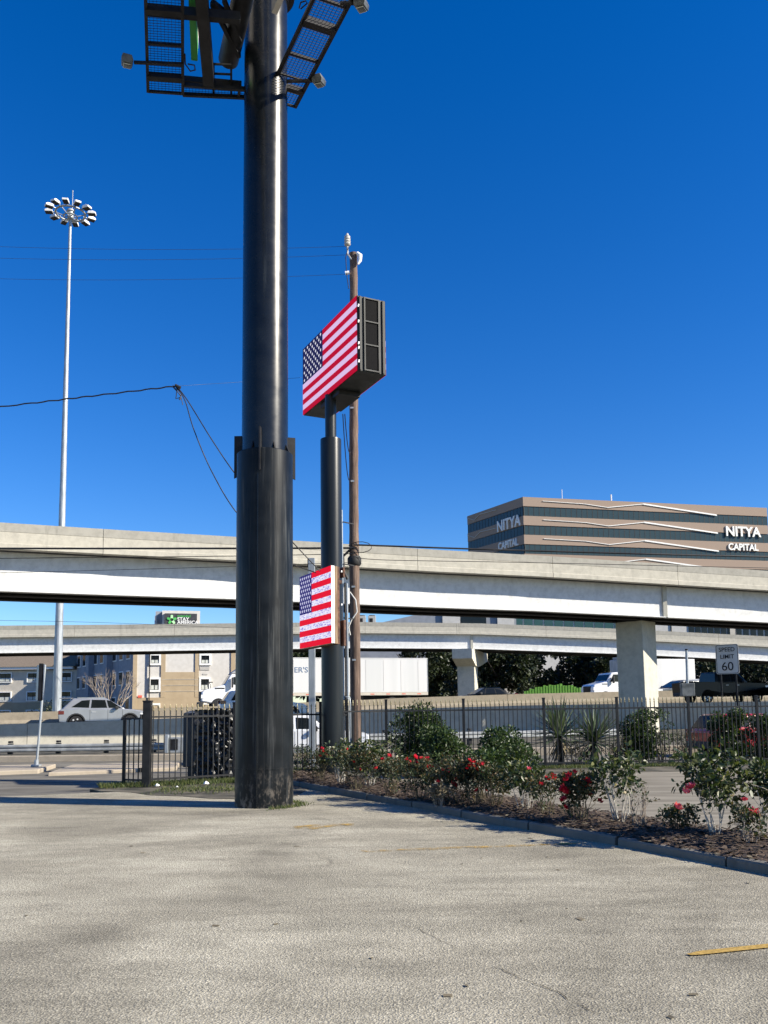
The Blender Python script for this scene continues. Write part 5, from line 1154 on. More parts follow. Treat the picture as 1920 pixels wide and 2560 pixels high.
# tractor
cx = TL+.55
hd_ = MB().prism([(cx, .9), (cx, 2.75), (cx+1.45, 2.75), (cx+1.9, 1.98), (cx+3.3, 1.62), (cx+3.55, 1.45), (cx+3.6, .75), (cx+2.9, .62)], -1.12, 1.12); hd_.build('cab', 'white_paint', t, bevel=.10, smooth=35, recalc=True)
MB().prism([(cx-.1, 2.76), (cx-.05, 3.75), (cx+.12, 3.75), (cx+1.5, 2.78)], -1.02, 1.02).build('roof_fairing', 'galv_dull', t, bevel=.05, recalc=True)
ws_ = MB().add([(cx+1.52,-.98,2.68),(cx+1.52,.98,2.68),(cx+1.93,1.0,2.02),(cx+1.93,-1.0,2.02)], [(0,1,2,3)]); ws_.build('windshield', 'glass', t)
for s in (-1, 1):
    MB().box(cx+.35, cx+1.25, min(s*1.11, s*1.135), max(s*1.11, s*1.135), 1.98, 2.55).build('side_window', 'glass', t)
    MB().box(cx+1.3, cx+1.42, min(s*1.2, s*1.42), max(s*1.2, s*1.42), 1.75, 2.5).build('mirror', 'trim_grey', t, bevel=.02)
    MB().tube([(cx+2.9, s*1.0, 1.72), (cx+2.95, s*1.25, 2.02)], .02, 6).build('hood_mirror_arm', 'dark_steel', t); MB().lathe([(.02, -.04), (.19, -.03), (.19, .03), (.02, .04)], 12).build('hood_mirror', 'trim_grey', t).location = (cx+2.95, s*1.28, 2.15)
    MB().box(cx+1.9, cx+2.6, min(s*1.12, s*1.13), max(s*1.12, s*1.13), 1.66, 1.76).build('hood_vent', 'trim_grey', t); MB().box(cx+3.2, cx+3.59, min(s*.8, s*1.13), max(s*.8, s*1.13), 1.0, 1.25).build('head_lamp', 'lamp', t)
MB().box(cx+3.56, cx+3.64, -.72, .72, .8, 1.5).build('grille', 'trim_grey', t); MB().box(cx+3.4, cx+3.75, -1.15, 1.15, .4, .74).build('bumper', 'trim_grey', t, bevel=.04)
MB().box(cx-3.2, cx+3, -.45, .45, .6, .9).build('chassis', 'dark_steel', t); wheels(t, (cx-1.9, cx-.8, cx+2.35), 2.4, .5, .34, .28, 6, 'galv_dull')
# ---- box truck
bt = on_far(1600, 72.5); t = thing('box_truck', 'white box truck with rounded hood heading left behind the square pier', 'truck', bt, HD+math.pi)
MB().box(-4.5, 1.9, -1.25, 1.25, 1.15, 3.55).build('cargo_box', 'trailer_white', t, bevel=.03); MB().box(1.905, 1.94, -1.2, 1.2, 1.2, 3.5).build('front_panel', 'galv', t); MB().box(1.2, 1.95, -.7, .7, 3.56, 3.75).build('reefer_unit', 'grille', t, bevel=.03)
MB().prism([(2.05, .75), (2.05, 2.35), (2.25, 2.5), (3.1, 2.45), (3.55, 1.75), (4.6, 1.5), (4.75, 1.35), (4.8, .8), (4.2, .6)], -1.02, 1.02).build('cab', 'white_paint', t, bevel=.09, smooth=35, recalc=True)
MB().add([(3.14,-.9,2.38),(3.14,.9,2.38),(3.54,.92,1.82),(3.54,-.92,1.82)], [(0,1,2,3)]).build('windshield', 'glass', t)
for s in (-1, 1):
    MB().prism([(2.3, 1.72), (2.3, 2.3), (2.95, 2.3), (3.25, 1.72)], min(s*1.01, s*1.032), max(s*1.01, s*1.032)).build('side_window', 'glass', t, recalc=True)
    MB().box(3.0, 3.1, min(s*1.1, s*1.3), max(s*1.1, s*1.3), 1.6, 2.15).build('mirror', 'trim_grey', t, bevel=.02)
    MB().box(4.3, 4.79, min(s*.62, s*1.03), max(s*.62, s*1.03), 1.02, 1.28).build('head_lamp', 'lamp', t, bevel=.03)
    MB().box(3.5, 4.0, min(s*1.02, s*1.032), max(s*1.02, s*1.032), 1.5, 1.57).build('hood_vent', 'trim_grey', t)
MB().box(4.72, 4.82, -.55, .55, .85, 1.38).build('grille', 'dark_steel', t); MB().box(4.6, 4.95, -1.05, 1.05, .45, .78).build('bumper', 'trim_grey', t, bevel=.03)
MB().box(-4.4, 3.5, -.45, .45, .65, 1.14).build('chassis', 'dark_steel', t); wheels(t, (-2.6, 3.7), 2.3, .48, .3, .27, 6, 'galv_dull')

# ================================================================== planting bed
KP = [G(a, b) for a, b in ((640, 1942), (700, 1956), (790, 1975), (890, 1993), (1069, 2025), (1201, 2054), (1349, 2079), (1558, 2116), (1735, 2151), (1920, 2186), (2250, 2252), (2900, 2380))]
FP = [G(a, b) for a, b in ((700, 1930), (760, 1936), (840, 1944), (930, 1955), (1110, 1976), (1240, 1998), (1396, 2023), (1600, 2055), (1760, 2080), (1930, 2103), (2250, 2150), (2900, 2255))]
def along(pts, n):
    tot = [0]
    for a, b in zip(pts, pts[1:]): tot.append(tot[-1]+(b-a).length)
    return [Vector([float(np.interp(tot[-1]*i/n, tot, [p[c] for p in pts])) for c in range(3)]) for i in range(n+1)]
kb, fb_ = along(KP, 90), along(FP, 90)
bed = MB(); nt_ = 10
hgt = lambda s, t: .085 + .05*math.sin(math.pi*t) + .022*math.sin(s*1.9+t*5)*math.sin(t*7+s*.6) + rnd.uniform(-.012, .012) - .09*max(0, t-.8)/.2
for i in range(91):
    for j in range(nt_+1):
        t = j/nt_; p = kb[i].lerp(fb_[i], .02+t*.98); bed.v.append((p.x, p.y, hgt(i, t)))
for i in range(90):
    for j in range(nt_): a = i*(nt_+1)+j; bed.f.append((a, a+1, a+nt_+2, a+nt_+1)); bed.mi.append(0)
tag(bed.build('planting_bed', 'mulch', smooth=80, recalc=True), kind='structure')
kt = bpy.data.objects.new('bed_kerb', None); C.objects.link(kt); tag(kt, kind='structure'); kt.location = KP[4]
stones = [[s_[0].lerp(s_[1], .012)] + s_[1:-1] + [s_[-1].lerp(s_[-2], .012)] for s_ in cut(KP, 1.62)]
for sg_ in stones:
    o = sweep(sg_, [(0, -.05), (.004, .075), (.02, .093), (.12, .096), (.14, .085), (.14, -.05)]).build('kerb_stone', 'kerb', kt, world=True, recalc=True)
    o.rotation_euler = (0, 0, R(rnd.uniform(-.03, .03))); o.location.z += rnd.uniform(-.006, .006)
# make sure the kerb lies on the near side of the bed
# bark chips and dry leaves
def slivers(n, gen, lmin, lmax, wr, seed, tilt=.35):
    rr = np.random.RandomState(seed); mb = MB(); tn = []
    for _ in range(n):
        p = gen(rr); a = rr.uniform(0, 6.28); L = rr.uniform(lmin, lmax); w_ = L*wr*rr.uniform(.6, 1.4); dz = rr.uniform(-tilt, tilt)*L
        d = Vector((math.cos(a), math.sin(a), 0))*L/2; s = Vector((-math.sin(a), math.cos(a), 0))*w_/2
        k = len(mb.v); c = Vector(p); mb.v += [tuple(c-d-s), tuple(c+d-s+Vector((0,0,dz))), tuple(c+d+s+Vector((0,0,dz+.004))), tuple(c-d+s+Vector((0,0,.006)))]
        mb.f.append((k, k+1, k+2, k+3)); mb.mi.append(0); tn.append(float(rr.rand()))
    return mb, tn
def in_bed(rr):
    i = rr.uniform(2, 89); t = rr.uniform(.03, .97); a = kb[int(i)].lerp(kb[int(i)+1], i % 1); b = fb_[int(i)].lerp(fb_[int(i)+1], i % 1); p = a.lerp(b, t)
    return (p.x, p.y, .10+.05*math.sin(math.pi*t)+rr.uniform(-.01, .03)-.09*max(0, t-.8)/.2)
mb, tn = slivers(9000, in_bed, .03, .11, .32, 4); tag(mb.build('bark_chips', 'chip'), 'dark brown bark chips strewn over the planting bed', 'bark chips', kind='stuff')
mb, tn = slivers(500, in_bed, .04, .08, .6, 5); tag(mb.build('dry_leaves', 'leaf_dead', tint=tn), 'pale dry leaves and petals lying on the bark bed', 'dry leaves', kind='stuff')
def on_lot(rr):
    p = G(rr.uniform(0, 1920), rr.choice([rr.uniform(2030, 2560), rr.uniform(2030, 2200)])); return (p.x, p.y, .000)
mb, tn = slivers(34, on_lot, .02, .07, .45, 8, .06); tag(mb.build('blown_leaves', 'leaf_dead', tint=tn), 'few small dry leaves blown across the parking lot', 'dry leaves', kind='stuff')

# ================================================================== plants
def leaves(centres, n, size, rr, aspect=.5, six=False, droop=.2, up=.3, shell=.55):
    """n leaves spread through clumps (x, y, z, r); returns a mesh builder and a tint list"""
    cs = np.array(centres); wts = cs[:, 3]**2; idx = rr.choice(len(cs), n, p=wts/wts.sum())
    dirs = rr.normal(size=(n, 3)); dirs /= np.linalg.norm(dirs, axis=1)[:, None]
    rad = cs[idx, 3]*(shell+(1-shell)*rr.rand(n)**.6); pos = cs[idx, :3] + dirs*rad[:, None]*np.array([1, 1, .95])
    ld_ = dirs*.8 + rr.normal(size=(n, 3))*.6 + np.array([0, 0, up]); ld_ /= np.linalg.norm(ld_, axis=1)[:, None]
    nr = rr.normal(size=(n, 3)) + np.array([0, 0, .9]); sd = np.cross(ld_, nr); sd /= (np.linalg.norm(sd, axis=1)[:, None]+1e-6); nm = np.cross(sd, ld_)
    L = size*(.65+.7*rr.rand(n))[:, None]; W_ = L*aspect/2; dn = np.array([0, 0, -1.0])*L*droop
    if six:
        q = [pos, pos+ld_*L*.35+sd*W_+nm*L*.05, pos+ld_*L*.75+sd*W_*.7+nm*L*.04+dn*.4, pos+ld_*L+dn, pos+ld_*L*.75-sd*W_*.7+nm*L*.04+dn*.4, pos+ld_*L*.35-sd*W_+nm*L*.05]
        V = np.stack(q, 1).reshape(-1, 3); b = np.arange(n)*6
        Fs = np.concatenate([np.stack([b, b+1, b+2, b+3], 1), np.stack([b+3, b+4, b+5, b], 1)]); tn = rr.rand(n); tn = np.concatenate([tn, tn])
    else:
        q = [pos, pos+ld_*L*.5+sd*W_+nm*L*.06, pos+ld_*L+dn, pos+ld_*L*.5-sd*W_+nm*L*.06]
        V = np.stack(q, 1).reshape(-1, 3); b = np.arange(n)*4
        Fs = np.stack([b, b+1, b+2, b+3], 1); tn = rr.rand(n)
    m = MB(); m.v = [tuple(v) for v in V.tolist()]; m.f = [tuple(f) for f in Fs.tolist()]; m.mi = [0]*len(m.f)
    return m, tn.tolist()
def rose_flower():
    m = MB(); tn = []
    for ring, (r_, z, n, sz) in enumerate(((.028, 0, 6, .034), (.018, .012, 5, .028), (.008, .02, 4, .020))):
        for k in range(n):
            a = 2*math.pi*k/n+ring*.5; d = Vector((math.cos(a), math.sin(a), 0)); s = Vector((-d.y, d.x, 0)); p = d*r_*.3+Vector((0, 0, z-.01)); tip = d*(r_+sz*.6)+Vector((0, 0, z+sz*.75))
            m.poly([p, p+d*sz*.5+s*sz*.6+Vector((0,0,sz*.35)), tip, p+d*sz*.5-s*sz*.6+Vector((0,0,sz*.35))]); tn.append(rnd.random())
    return m, tn
FSRC = {}
def flower(parent, loc, kind, sc):
    if kind not in FSRC:
        m, tn = rose_flower(); FSRC[kind] = m.build('flower', 'petal_'+kind, parent, tint=tn); o = FSRC[kind]
    else: o = inst(FSRC[kind], parent)
    o.location = loc; o.scale = (sc,)*3; o.rotation_euler = (rnd.uniform(-.8, .8), rnd.uniform(-.8, .8), rnd.uniform(0, 6)); return o
def stems(rr, n, H, spread, r0, kink=.12, base=.05, split=2):
    m = MB(); tips = []
    for i in range(n):
        a = rr.uniform(0, 6.28); b = Vector((math.cos(a)*base*rr.rand(), math.sin(a)*base*rr.rand(), -.04)); h = H*rr.uniform(.65, 1.0); e = Vector((math.cos(a)*spread*rr.uniform(.3, 1), math.sin(a)*spread*rr.uniform(.3, 1), h))
        pts = [b]
        for k in range(1, 5):
            t = k/4; p = b.lerp(e, t) + Vector((rr.normal()*kink*H*.25, rr.normal()*kink*H*.25, 0))*(t*(1-t)*3); pts.append(p)
        m.tube(pts, [r0*(1-.75*k/4) for k in range(5)], 5); tips.append(pts[-1])
        for s in range(split):
            p = pts[2+s % 2]; e2 = p + Vector((rr.normal()*spread*.5, rr.normal()*spread*.5, H*rr.uniform(.15, .35))); m.tube([p, p.lerp(e2, .5)+Vector((0, 0, .02)), e2], [r0*.45, r0*.3, r0*.15], 4); tips.append(e2)
    return m, tips
def camellia(label, px, py, top, wpx, seed, flowers=(), n=520, dens=1.0, z=.11, low=.42):
    rr = np.random.RandomState(seed); p = G(px, py, z); H = (py-top)/F*p.y; Wd = wpx/F*p.y
    t = thing('camellia_shrub', label, 'shrub', p, rr.uniform(0, 6), group='shrubs of the planting bed')
    m, tips = stems(rr, 10, H*.92, Wd*.42, .0095*max(.7, H), base=.09); m.build('stems', 'stem_white', t, smooth=60)
    cl = [(q.x, q.y, max(q.z, H*low), Wd*rr.uniform(.11, .20)) for q in tips] + [(rr.normal()*Wd*.18, rr.normal()*Wd*.18, H*rr.uniform(low, .92), Wd*rr.uniform(.1, .17)) for _ in range(9)]
    m, tn = leaves(cl, int(n*dens*(2.0 if px < 1400 else 1.15)), .076, rr, .52, True, .15, .25, .3); tag(m.build('foliage', 'leaf_cam', t, tint=tn), kind='stuff')
    rz = t.rotation_euler.z
    for (fx, fy, kind, sc) in flowers:
        q = P(fx, fy, p.y-.22) - p; c_, s_ = math.cos(-rz), math.sin(-rz); flower(t, (q.x*c_-q.y*s_, q.x*s_+q.y*c_, q.z), kind, sc)
    return t
def rose(label, px, py, top, wpx, seed, flowers=(), n=900, mat='leaf_rose', leafs=.04, z=.11, stem='stem_green', name='rose_bush', low=.3, auto=0):
    rr = np.random.RandomState(seed); p = G(px, py, z); H = (py-top)/F*p.y; Wd = wpx/F*p.y
    t = thing(name, label, 'shrub', p, 0, group='shrubs of the planting bed')
    n = int(n*(1.9 if px < 1300 else 1.25)) if n > 100 else n; leafs = leafs*1.15; low = low*.6
    m, tips = stems(rr, 15, H*.95, Wd*.45, .006, .2, .1, 2); m.build('stems', stem, t, smooth=60)
    cl = [(q.x, q.y, max(q.z*.9, H*low), Wd*rr.uniform(.07, .14)) for q in tips] + [(rr.normal()*Wd*.2, rr.normal()*Wd*.2, H*rr.uniform(low, .85), Wd*rr.uniform(.1, .16)) for _ in range(10)]
    m, tn = leaves(cl, n, leafs, rr, .6, False, .1, .3, .2); tag(m.build('foliage', mat, t, tint=tn), kind='stuff')
    for (fx, fy, kind, sc) in flowers:
        q = P(fx, fy, p.y-.15) - p; flower(t, q, kind, sc)
    for k in range(auto):
        q = tips[rr.randint(len(tips))]; flower(t, (q.x, q.y-.08, q.z+.02), 'red', rr.uniform(.8, 1.2))
    return t
camellia('small pale stemmed shrub in the bed beside the timber pole', 852, 1958, 1858, 90, 11, ((823, 1890, 'red', 1), (868, 1874, 'red', 1.1)), 300)
camellia('leafy camellia with cream blooms in the bed left of the tall hedge shrub', 925, 1968, 1852, 110, 12, ((940, 1900, 'cream', 1), (905, 1912, 'cream', .9)), 560, low=.3)
camellia('camellia with bare white trunk in the bed beyond the kerb joint', 1312, 2026, 1902, 110, 13, ((1322, 1922, 'pink', .9),), 420, low=.35)
camellia('airy camellia with white stems in the bed behind the dense red rose', 1552, 2058, 1884, 130, 14, ((1538, 1965, 'cream', 1.0), (1562, 1984, 'cream', .8)), 520, low=.38)
camellia('large camellia with many white trunks and pink blooms in the bed', 1792, 2092, 1884, 150, 15, ((1728, 1968, 'pink', 1.5), (1715, 1980, 'pink', 1.2), (1804, 1947, 'cream', 1.1), (1790, 2010, 'cream', .9), (1694, 2018, 'pink', 1.5), (1830, 1990, 'cream', .8)), 900, low=.36)
camellia('broad camellia with slanting white stems at the end of the visible bed', 1945, 2092, 1905, 150, 16, ((1885, 2030, 'pink', 1.4), (1862, 2000, 'pink', 1.0)), 760, low=.32)
RF = lambda lst, k='red': tuple((a, b, k, s) for a, b, s in lst)
rose('red rose bush in the bed at the foot of the pylon', 797, 1952, 1868, 80, 21, RF(((806, 1872, 1.2), (808, 1880, 1.1), (812, 1888, 1.2), (832, 1893, 1), (866, 1872, 1.1), (801, 1890, .9))), 800)
rose('sparse red rose bush in the bed in front of the tall hedge shrub', 975, 1985, 1890, 95, 22, RF(((957, 1898, 1), (974, 1890, 1.1), (1018, 1900, 1.2), (1025, 1907, 1.2), (940, 1922, 1))), 800)
rose('red rose bush with a row of blooms along its top', 1050, 1998, 1888, 110, 23, RF(((1038, 1893, 1.2), (1055, 1897, 1.2), (1067, 1898, 1.2), (1044, 1905, 1), (1072, 1917, 1.2), (1081, 1922, 1.1))), 1000)
rose('wide red rose bush with a cluster of low blooms', 1140, 2008, 1905, 120, 24, RF(((1125, 1927, 1.2), (1138, 1935, 1), (1140, 1945, 1), (1132, 1960, 1.3), (1137, 1963, 1.2), (1095, 1955, 1), (1140, 1948, 1))), 1000)
rose('red rose bush with the densest cluster of bright blooms', 1190, 2012, 1890, 115, 25, RF(((1175, 1902, 1), (1185, 1908, 1.2), (1180, 1913, 1.2), (1203, 1912, 1.4), (1196, 1925, 1.4), (1189, 1922, 1.2), (1172, 1915, 1), (1167, 1922, 1), (1210, 1940, 1), (1191, 1976, .9), (1216, 1976, .8))), 900)
rose('brownish half bare rose bush in the bed before the white trunk camellia', 1240, 2016, 1905, 90, 26, (), 520, mat='leaf_rose')
rose('thin rose bush with few red blooms beside the white trunk camellia', 1370, 2036, 1925, 90, 27, RF(((1368, 1947, 1.2), (1383, 1942, 1.3), (1384, 1948, 1.1), (1353, 1961, 1.0))), 480)
rose('dense tall red rose bush with upright shoots', 1450, 2052, 1922, 120, 28, RF(((1408, 1971, 1.4), (1412, 1981, 1.5), (1409, 2000, 1.4), (1414, 1975, 1.2), (1413, 2018, 1.0), (1463, 1958, 1.4), (1470, 1953, 1.3), (1465, 1965, 1.4), (1422, 1938, 1.1), (1437, 1930, .9), (1415, 1950, 1.2), (1500, 2004, 1.0), (1480, 1984, 1.0))), 1500, leafs=.045)
rose('bushy green rose filling the bed between pylon and tall shrub', 890, 1972, 1872, 110, 32, RF(((884, 1905, 1.0), (902, 1925, .9))), 900)
rose('dark leafy rose tangled with its neighbours before the spreading shrub', 1100, 2000, 1882, 120, 33, RF(((1105, 1925, 1.0), (1112, 1938, 1.0))), 900)
rose('green filler shrub against the spreading evergreen', 1215, 2005, 1870, 120, 34, (), 900, mat='leaf_hedge', leafs=.055)
rose('yellowing low weed clump by the kerb below the blooms', 1100, 2012, 1955, 70, 35, (), 380, mat='leaf_dead', stem='bare_bark')
rose('bare twiggy young rose with hardly any leaves', 1598, 2070, 1955, 70, 29, (), 70, stem='bare_bark')
rose('low green rose at the foot of the large camellia', 1698, 2078, 2012, 95, 30, (), 520, low=.15)
rose('low dry looking rose with one pink bloom by the kerb', 1878, 2112, 2010, 95, 31, (), 420, stem='bare_bark', low=.15)
# hedge-like shrubs along the fence
def bush(label, px, py, top, wpx, seed, z=.03, n=3600, leafs=.07, mat='leaf_hedge', Y=None, stemn=7, taper=.65, name='evergreen_shrub', group='evergreen shrubs along the fence'):
    rr = np.random.RandomState(seed); p = PXY(px, Y, z) if Y else G(px, py, z); H = P(px, top, p.y).z-z; Wd = wpx/F*p.y
    t = thing(name, label, 'shrub', p, 0, group=group)
    m, tips = stems(rr, stemn, H*.8, Wd*.35, .018, .15, .1, 2); m.build('stems', 'bark', t, smooth=60)
    cl = []
    for k in range(26):
        zz = rr.uniform(.12, .95); w_ = Wd*.5*(1-taper*abs(zz-.45)*1.2); a = rr.uniform(0, 6.28); q = rr.uniform(.2, .85)
        cl.append((math.cos(a)*w_*q, math.sin(a)*w_*q, H*zz*.95, Wd*rr.uniform(.10, .19)))
    m, tn = leaves(cl, n, leafs, rr, .55, False, .12, .3, .35); tag(m.build('foliage', mat, t, tint=tn), kind='stuff')
    return t
bush('tall rounded evergreen shrub rising through the iron fence', 1052, 0, 1750, 190, 41, Y=24.0, n=9500, leafs=.085)
bush('low leafy shrub below the tall rounded one in front of the fence', 1105, 1938, 1822, 150, 42, n=4600, leafs=.08, Y=21.0)
bush('spreading evergreen shrub between the tall shrub and the yuccas', 1262, 1930, 1822, 165, 43, n=6000, leafs=.08, Y=21.2)
bush('upright evergreen shrub behind the fence below the square pier', 1608, 0, 1772, 115, 44, Y=25.3, n=5200, leafs=.085)
bush('straggling shrub reaching out beside the square pier behind the fence', 1652, 0, 1762, 70, 45, Y=25.6, n=900)
bush('dense evergreen shrub hiding the red hatchback behind the fence', 1822, 0, 1768, 125, 46, Y=25.6, n=6000, leafs=.085)
bush('dark evergreen shrub at the right end of the fence', 1915, 0, 1790, 125, 47, Y=25.7, n=5000, leafs=.085)
bush('small scrubby shrub behind the fence pickets beside the pylon', 752, 0, 1862, 70, 48, Y=22.9, n=600, leafs=.05)
bush('low scrub behind the fence between the yuccas and the upright shrub', 1545, 0, 1840, 70, 49, Y=25.0, n=700, leafs=.05, mat='leaf_rose')
bush('low scrub behind the fence under the yuccas', 1440, 0, 1850, 90, 50, Y=25.3, n=900, leafs=.05, mat='leaf_rose')
bush('low scrub behind the fence below the leaning galvanised post', 1712, 0, 1830, 90, 51, Y=25.2, n=900, leafs=.05, mat='leaf_rose')
bush('small green weed clump growing by the wrapped cabinet', 592, 0, 1862, 45, 52, Y=21.6, n=500, leafs=.06)
# yuccas
def yucca(label, px, cy, rpx, Y, seed, z=.02):
    rr = np.random.RandomState(seed); p = PXY(px, Y, z); H = P(px, cy, Y).z-z; Rr_ = rpx/F*Y
    t = thing('yucca', label, 'yucca', p, 0, group='yuccas behind the fence')
    MB().tube([(0, 0, -.1), (.03, 0, H*.5), (0, 0, H)], [.09, .08, .07], 10).build('trunk', 'bark', t, smooth=60)
    def lf(w_, L):
        w_ *= 1.5; L *= 1.25
        m = MB(); m.v = [(-w_*.5, 0, 0), (0, 0, -.012), (w_*.5, 0, 0), (-w_*.6, L*.45, .01), (0, L*.45, -.006), (w_*.6, L*.45, .01), (0, L, -.02)]; m.f = [(0,1,4,3), (1,2,5,4), (3,4,6), (4,5,6)]; m.mi = [0]*4; return m
    srcs = []
    for k in range(3): srcs.append(lf(.05, Rr_*(1.0+.1*k)).build('leaf', 'leaf_yucca', t, tint=[.25+.3*k]*4))
    sd = lf(.045, Rr_*.95).build('dead_leaf', 'leaf_dead', t, tint=[.5]*4)
    for k, s in enumerate(srcs): s.location = (0, 0, H); s.rotation_euler = (R(20+20*k), 0, k*2.1)
    sd.location = (0, 0, H*.95); sd.rotation_euler = (R(-60), 0, 1.0)
    for k in range(85):
        o = inst(srcs[k % 3], t, (0, 0, H+rr.uniform(-.12, .06)), (R(rr.uniform(-25, 85)), R(rr.uniform(-15, 15)), rr.uniform(0, 6.28)), (1, rr.uniform(.75, 1.1), 1))
    for k in range(34): inst(sd, t, (0, 0, H*rr.uniform(.5, .95)), (R(rr.uniform(-85, -40)), 0, rr.uniform(0, 6.28)), (1, rr.uniform(.5, .9), 1))
yucca('yucca with spiky grey green head beside the third fence post', 1402, 1838, 74, 25.1, 61)
yucca('shaggier yucca with hanging dry leaves between two fence posts', 1487, 1848, 68, 25.3, 62)

# grass
def blades(n, gen, h, seed):
    rr = np.random.RandomState(seed); m = MB(); tn = []
    for _ in range(n):
        p = gen(rr); a = rr.uniform(0, 6.28); hh = h*rr.uniform(.4, 1.2); w_ = .006+.004*rr.rand(); l = rr.normal(size=2)*hh*.45; k = len(m.v)
        m.v += [(p[0]-math.cos(a)*w_, p[1]-math.sin(a)*w_, p[2]), (p[0]+math.cos(a)*w_, p[1]+math.sin(a)*w_, p[2]), (p[0]+l[0], p[1]+l[1], p[2]+hh)]; m.f.append((k, k+1, k+2)); m.mi.append(0); tn.append(float(rr.rand()))
    return m, tn
def strip(a, b, w_, z=.02):
    a = Vector(a); b = Vector(b)
    def gfn(rr):
        p = a.lerp(b, rr.rand()); q = rr.normal()*w_; d = (b-a).normalized(); return (p.x-d.y*q, p.y+d.x*q, z)
    return gfn
def grass(label, n, gen, h, seed):
    m, tn = blades(n, gen, h, seed); return tag(m.build('grass', 'grass', tint=tn), label, 'grass', kind='stuff')
grass('green grass tufts under the iron fence left of the big pole', 3800, strip((fL[0].x-1.0, fL[0].y-.1, 0), (fL[1].x+.1, fL[1].y-.15, 0), .22), .10, 71)
grass('patchy weeds on the dirt in front of the iron fence', 1300, strip((fL[0].x+.5, fL[0].y-.9, 0), (fL[1].x+.6, fL[1].y-2.2, 0), .45), .06, 72)
grass('green grass under the fence between big pole and pylon', 5000, strip((fL[1].x, fL[1].y-.3, 0), (fL[2].x+.5, fL[2].y-.6, 0), .4), .10, 73)
grass('grass strip along the foot of the long right fence', 9000, strip((fR[1].x, fR[1].y, 0), (fR[8].x, fR[8].y, 0), .18), .09, 74)
grass('thin weeds at the foot of the big black pole', 380, lambda rr: (lambda a: (bb.location.x+(r1+.06+abs(rr.normal())*.12)*math.cos(a), bb.location.y+(r1+.06+abs(rr.normal())*.12)*math.sin(a), 0))(rr.uniform(-1.3, .9)), .06, 75)
grass('green grass at the far end of the planting bed', 7000, lambda rr: (lambda i, t: (kb[i].lerp(fb_[i], t).x, kb[i].lerp(fb_[i], t).y, .12))(rr.randint(1, 9), rr.rand()*.8+.15), .07, 76)

# ================================================================== background trees
def tree(label, px, Y, top, wpx, seed, n=5200, base=1.2, leafs=.42, low=.22, name='evergreen_tree', bottom=1752):
    rr = np.random.RandomState(seed); p = PXY(px, Y, base); H = P(px, top, Y).z-base; Wd = wpx/F*Y
    t = thing(name, label, 'tree', p, 0, group='dark trees behind the overpasses')
    tr = MB(); tr.tube([(0, 0, -.3), (.1, 0, H*.3), (-.1, .1, H*.7)], [.32, .25, .12], 10); tr.build('trunk', 'bark', t, smooth=60)
    lm = MB()
    for k in range(8):
        a = rr.uniform(0, 6.28); z = H*rr.uniform(.2, .5); e = (math.cos(a)*Wd*.4, math.sin(a)*Wd*.4, z+H*.25); lm.tube([(0, 0, z), (e[0]*.5, e[1]*.5, z+H*.1), e], [.14, .09, .04], 6)
    lm.build('limbs', 'bark', t, smooth=60)
    cl = []
    for k in range(34):
        zz = rr.uniform(low, .95); w_ = Wd*.5*math.sqrt(max(.1, 1-((zz-.5)/.62)**2)); a = rr.uniform(0, 6.28); q = math.sqrt(rr.rand())
        cl.append((math.cos(a)*w_*q, math.sin(a)*w_*q*.7, H*zz, Wd*rr.uniform(.07, .15)))
    m, tn = leaves(cl, n, leafs, rr, .7, False, .1, .1, .25); tag(m.build('crown', 'leaf_oak', t, tint=tn), kind='stuff')
for i, (px, Y, top, w_, lab) in enumerate(((770, 112, 1600, 150, 'dark tree behind the trailer left of the timber pole'), (905, 110, 1612, 170, 'dark tree above the middle of the white trailer'), (1040, 108, 1590, 190, 'dark tree at the rear end of the white trailer'),
        (1255, 103, 1600, 190, 'large dark tree just right of the hammerhead pier'), (1140, 116, 1610, 190, 'dark tree filling the gap behind the hammerhead pier'), (1400, 112, 1612, 200, 'dark tree above the green hoarding'), (1510, 108, 1610, 170, 'dark tree behind the box truck cab'),
        (1650, 118, 1640, 220, 'dark tree behind the box truck cargo box'), (1790, 116, 1640, 190, 'olive tree behind the black pickup cab'), (1900, 118, 1645, 180, 'olive tree at the right edge behind the pickup'), (2020, 112, 1640, 180, 'olive tree beyond the right fence end'))):
    tree(lab, px, Y, top, w_, 80+i, n=9000 if i < 7 else 6000)
# bare crape myrtle
rr = np.random.RandomState(99); bp0 = PXY(278, 74.0, 1.0); Hb = P(278, 1676, 74).z-1.0
bt_ = thing('bare_tree', 'leafless many stemmed tree in front of the shaded hotel side', 'tree', bp0)
tr = MB()
def twig(p, d, L, r_, depth):
    q = p + d*L; mid = p.lerp(q, .5)+Vector(rr.normal(size=3)*L*.05); tr.tube([p, mid, q], [r_, r_*.8, r_*.6], 5, cap=False)
    if depth:
        for _ in range(2 if depth > 1 else 3):
            e = (d + Vector(rr.normal(size=3))*.26 + Vector((0, 0, .12))).normalized(); twig(q, e, L*rr.uniform(.55, .8), r_*.62, depth-1)
for k in range(13):
    a = rr.uniform(0, 6.28); s = rr.uniform(.12, .62); twig(Vector((math.cos(a)*.15, math.sin(a)*.15, 0)), Vector((math.cos(a)*s, math.sin(a)*s, 1)).normalized(), Hb*.40, .055, 3)
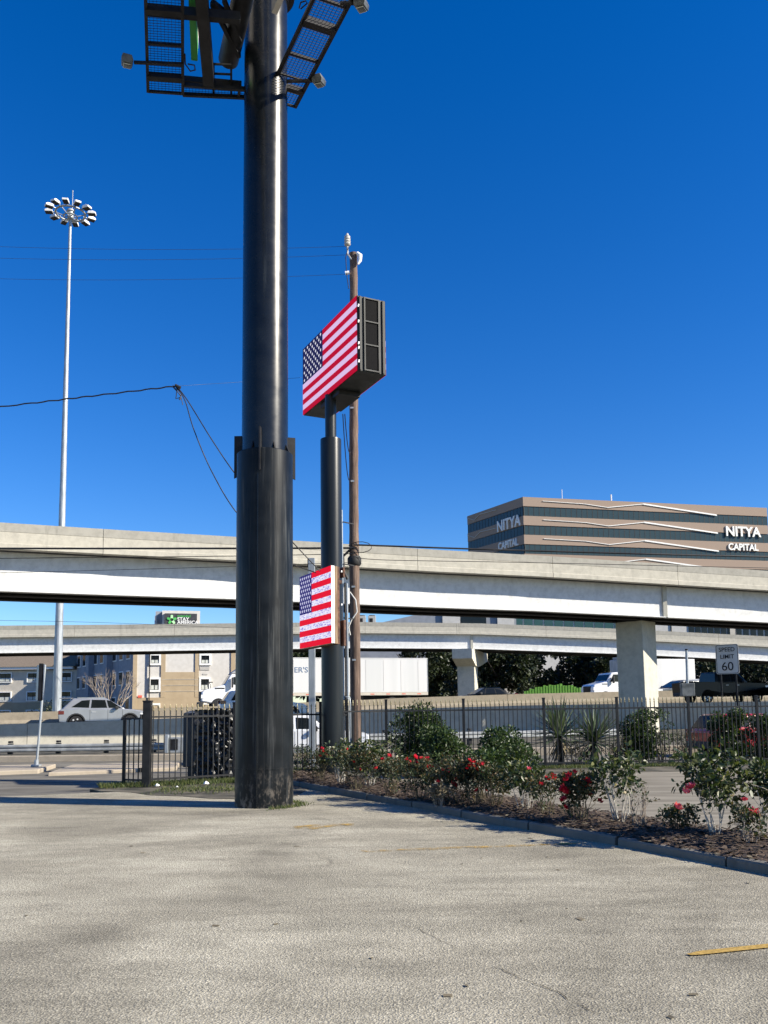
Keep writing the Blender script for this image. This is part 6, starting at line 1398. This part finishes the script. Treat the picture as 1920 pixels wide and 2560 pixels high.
tr.build('branches', 'bare_bark', bt_, smooth=60)
# dark low shrubs by the hotel wing
for i, (px, w_) in enumerate(((135, 120),)):
    bush('clipped dark shrub by the hotel wing wall', px, 0, 1760, w_, 110+i, Y=108, z=.3, n=900, leafs=.25, mat='leaf_oak', group=None)

# cracks in the lot
def crack(pts, seed, w0=.007):
    rr = np.random.RandomState(seed); path = []
    for a, b in zip(pts, pts[1:]):
        A_, B_ = G(*a), G(*b); n = max(3, int((B_-A_).length/.07))
        path += [A_.lerp(B_, i/n) + Vector((rr.normal()*.018, rr.normal()*.018, 0)) for i in range(n)]
    m = MB(); k = len(path)
    for i, p in enumerate(path):
        w_ = w0*rr.uniform(.3, 1.3)*(1 if 2 < i < k-3 else .2); d = (path[min(i+1, k-1)]-path[max(i-1, 0)]).normalized(); s = Vector((-d.y, d.x, 0))*w_/2
        m.v += [(p.x-s.x, p.y-s.y, .0005), (p.x+s.x, p.y+s.y, .0005)]
    m.f = [(2*i, 2*i+1, 2*i+3, 2*i+2) for i in range(k-1)]; m.mi = [0]*len(m.f); return tag(m.build('pavement_crack', 'crack_dirt'), kind='structure')
crack(((1180, 2400), (1240, 2418), (1320, 2452), (1372, 2470), (1420, 2498), (1500, 2532), (1590, 2568)), 1)
crack(((980, 2300), (1060, 2330), (1150, 2372), (1180, 2400)), 2, .004)
crack(((250, 2092), (420, 2110), (560, 2132)), 3, .004)
crack(((1700, 2275), (1800, 2262), (1925, 2268)), 4, .004)
# ================================================================== painted marks on the lot
def mark(pts, mat='yellow'):
    m = MB(); m.poly([(p.x, p.y, .0035) for p in [G(*q) for q in pts]]); return tag(m.build('painted_line', mat), kind='structure')
mark(((1716, 2386), (1750, 2378), (1930, 2359), (1930, 2369), (1760, 2387), (1728, 2389)), 'yellow_fresh')
mark(((900, 2127), (1100, 2119), (1300, 2112), (1466, 2106), (1470, 2109), (1300, 2116), (1100, 2124), (915, 2131)))
mark(((732, 2066), (790, 2061), (886, 2059), (884, 2064), (820, 2068), (780, 2074), (738, 2071)))
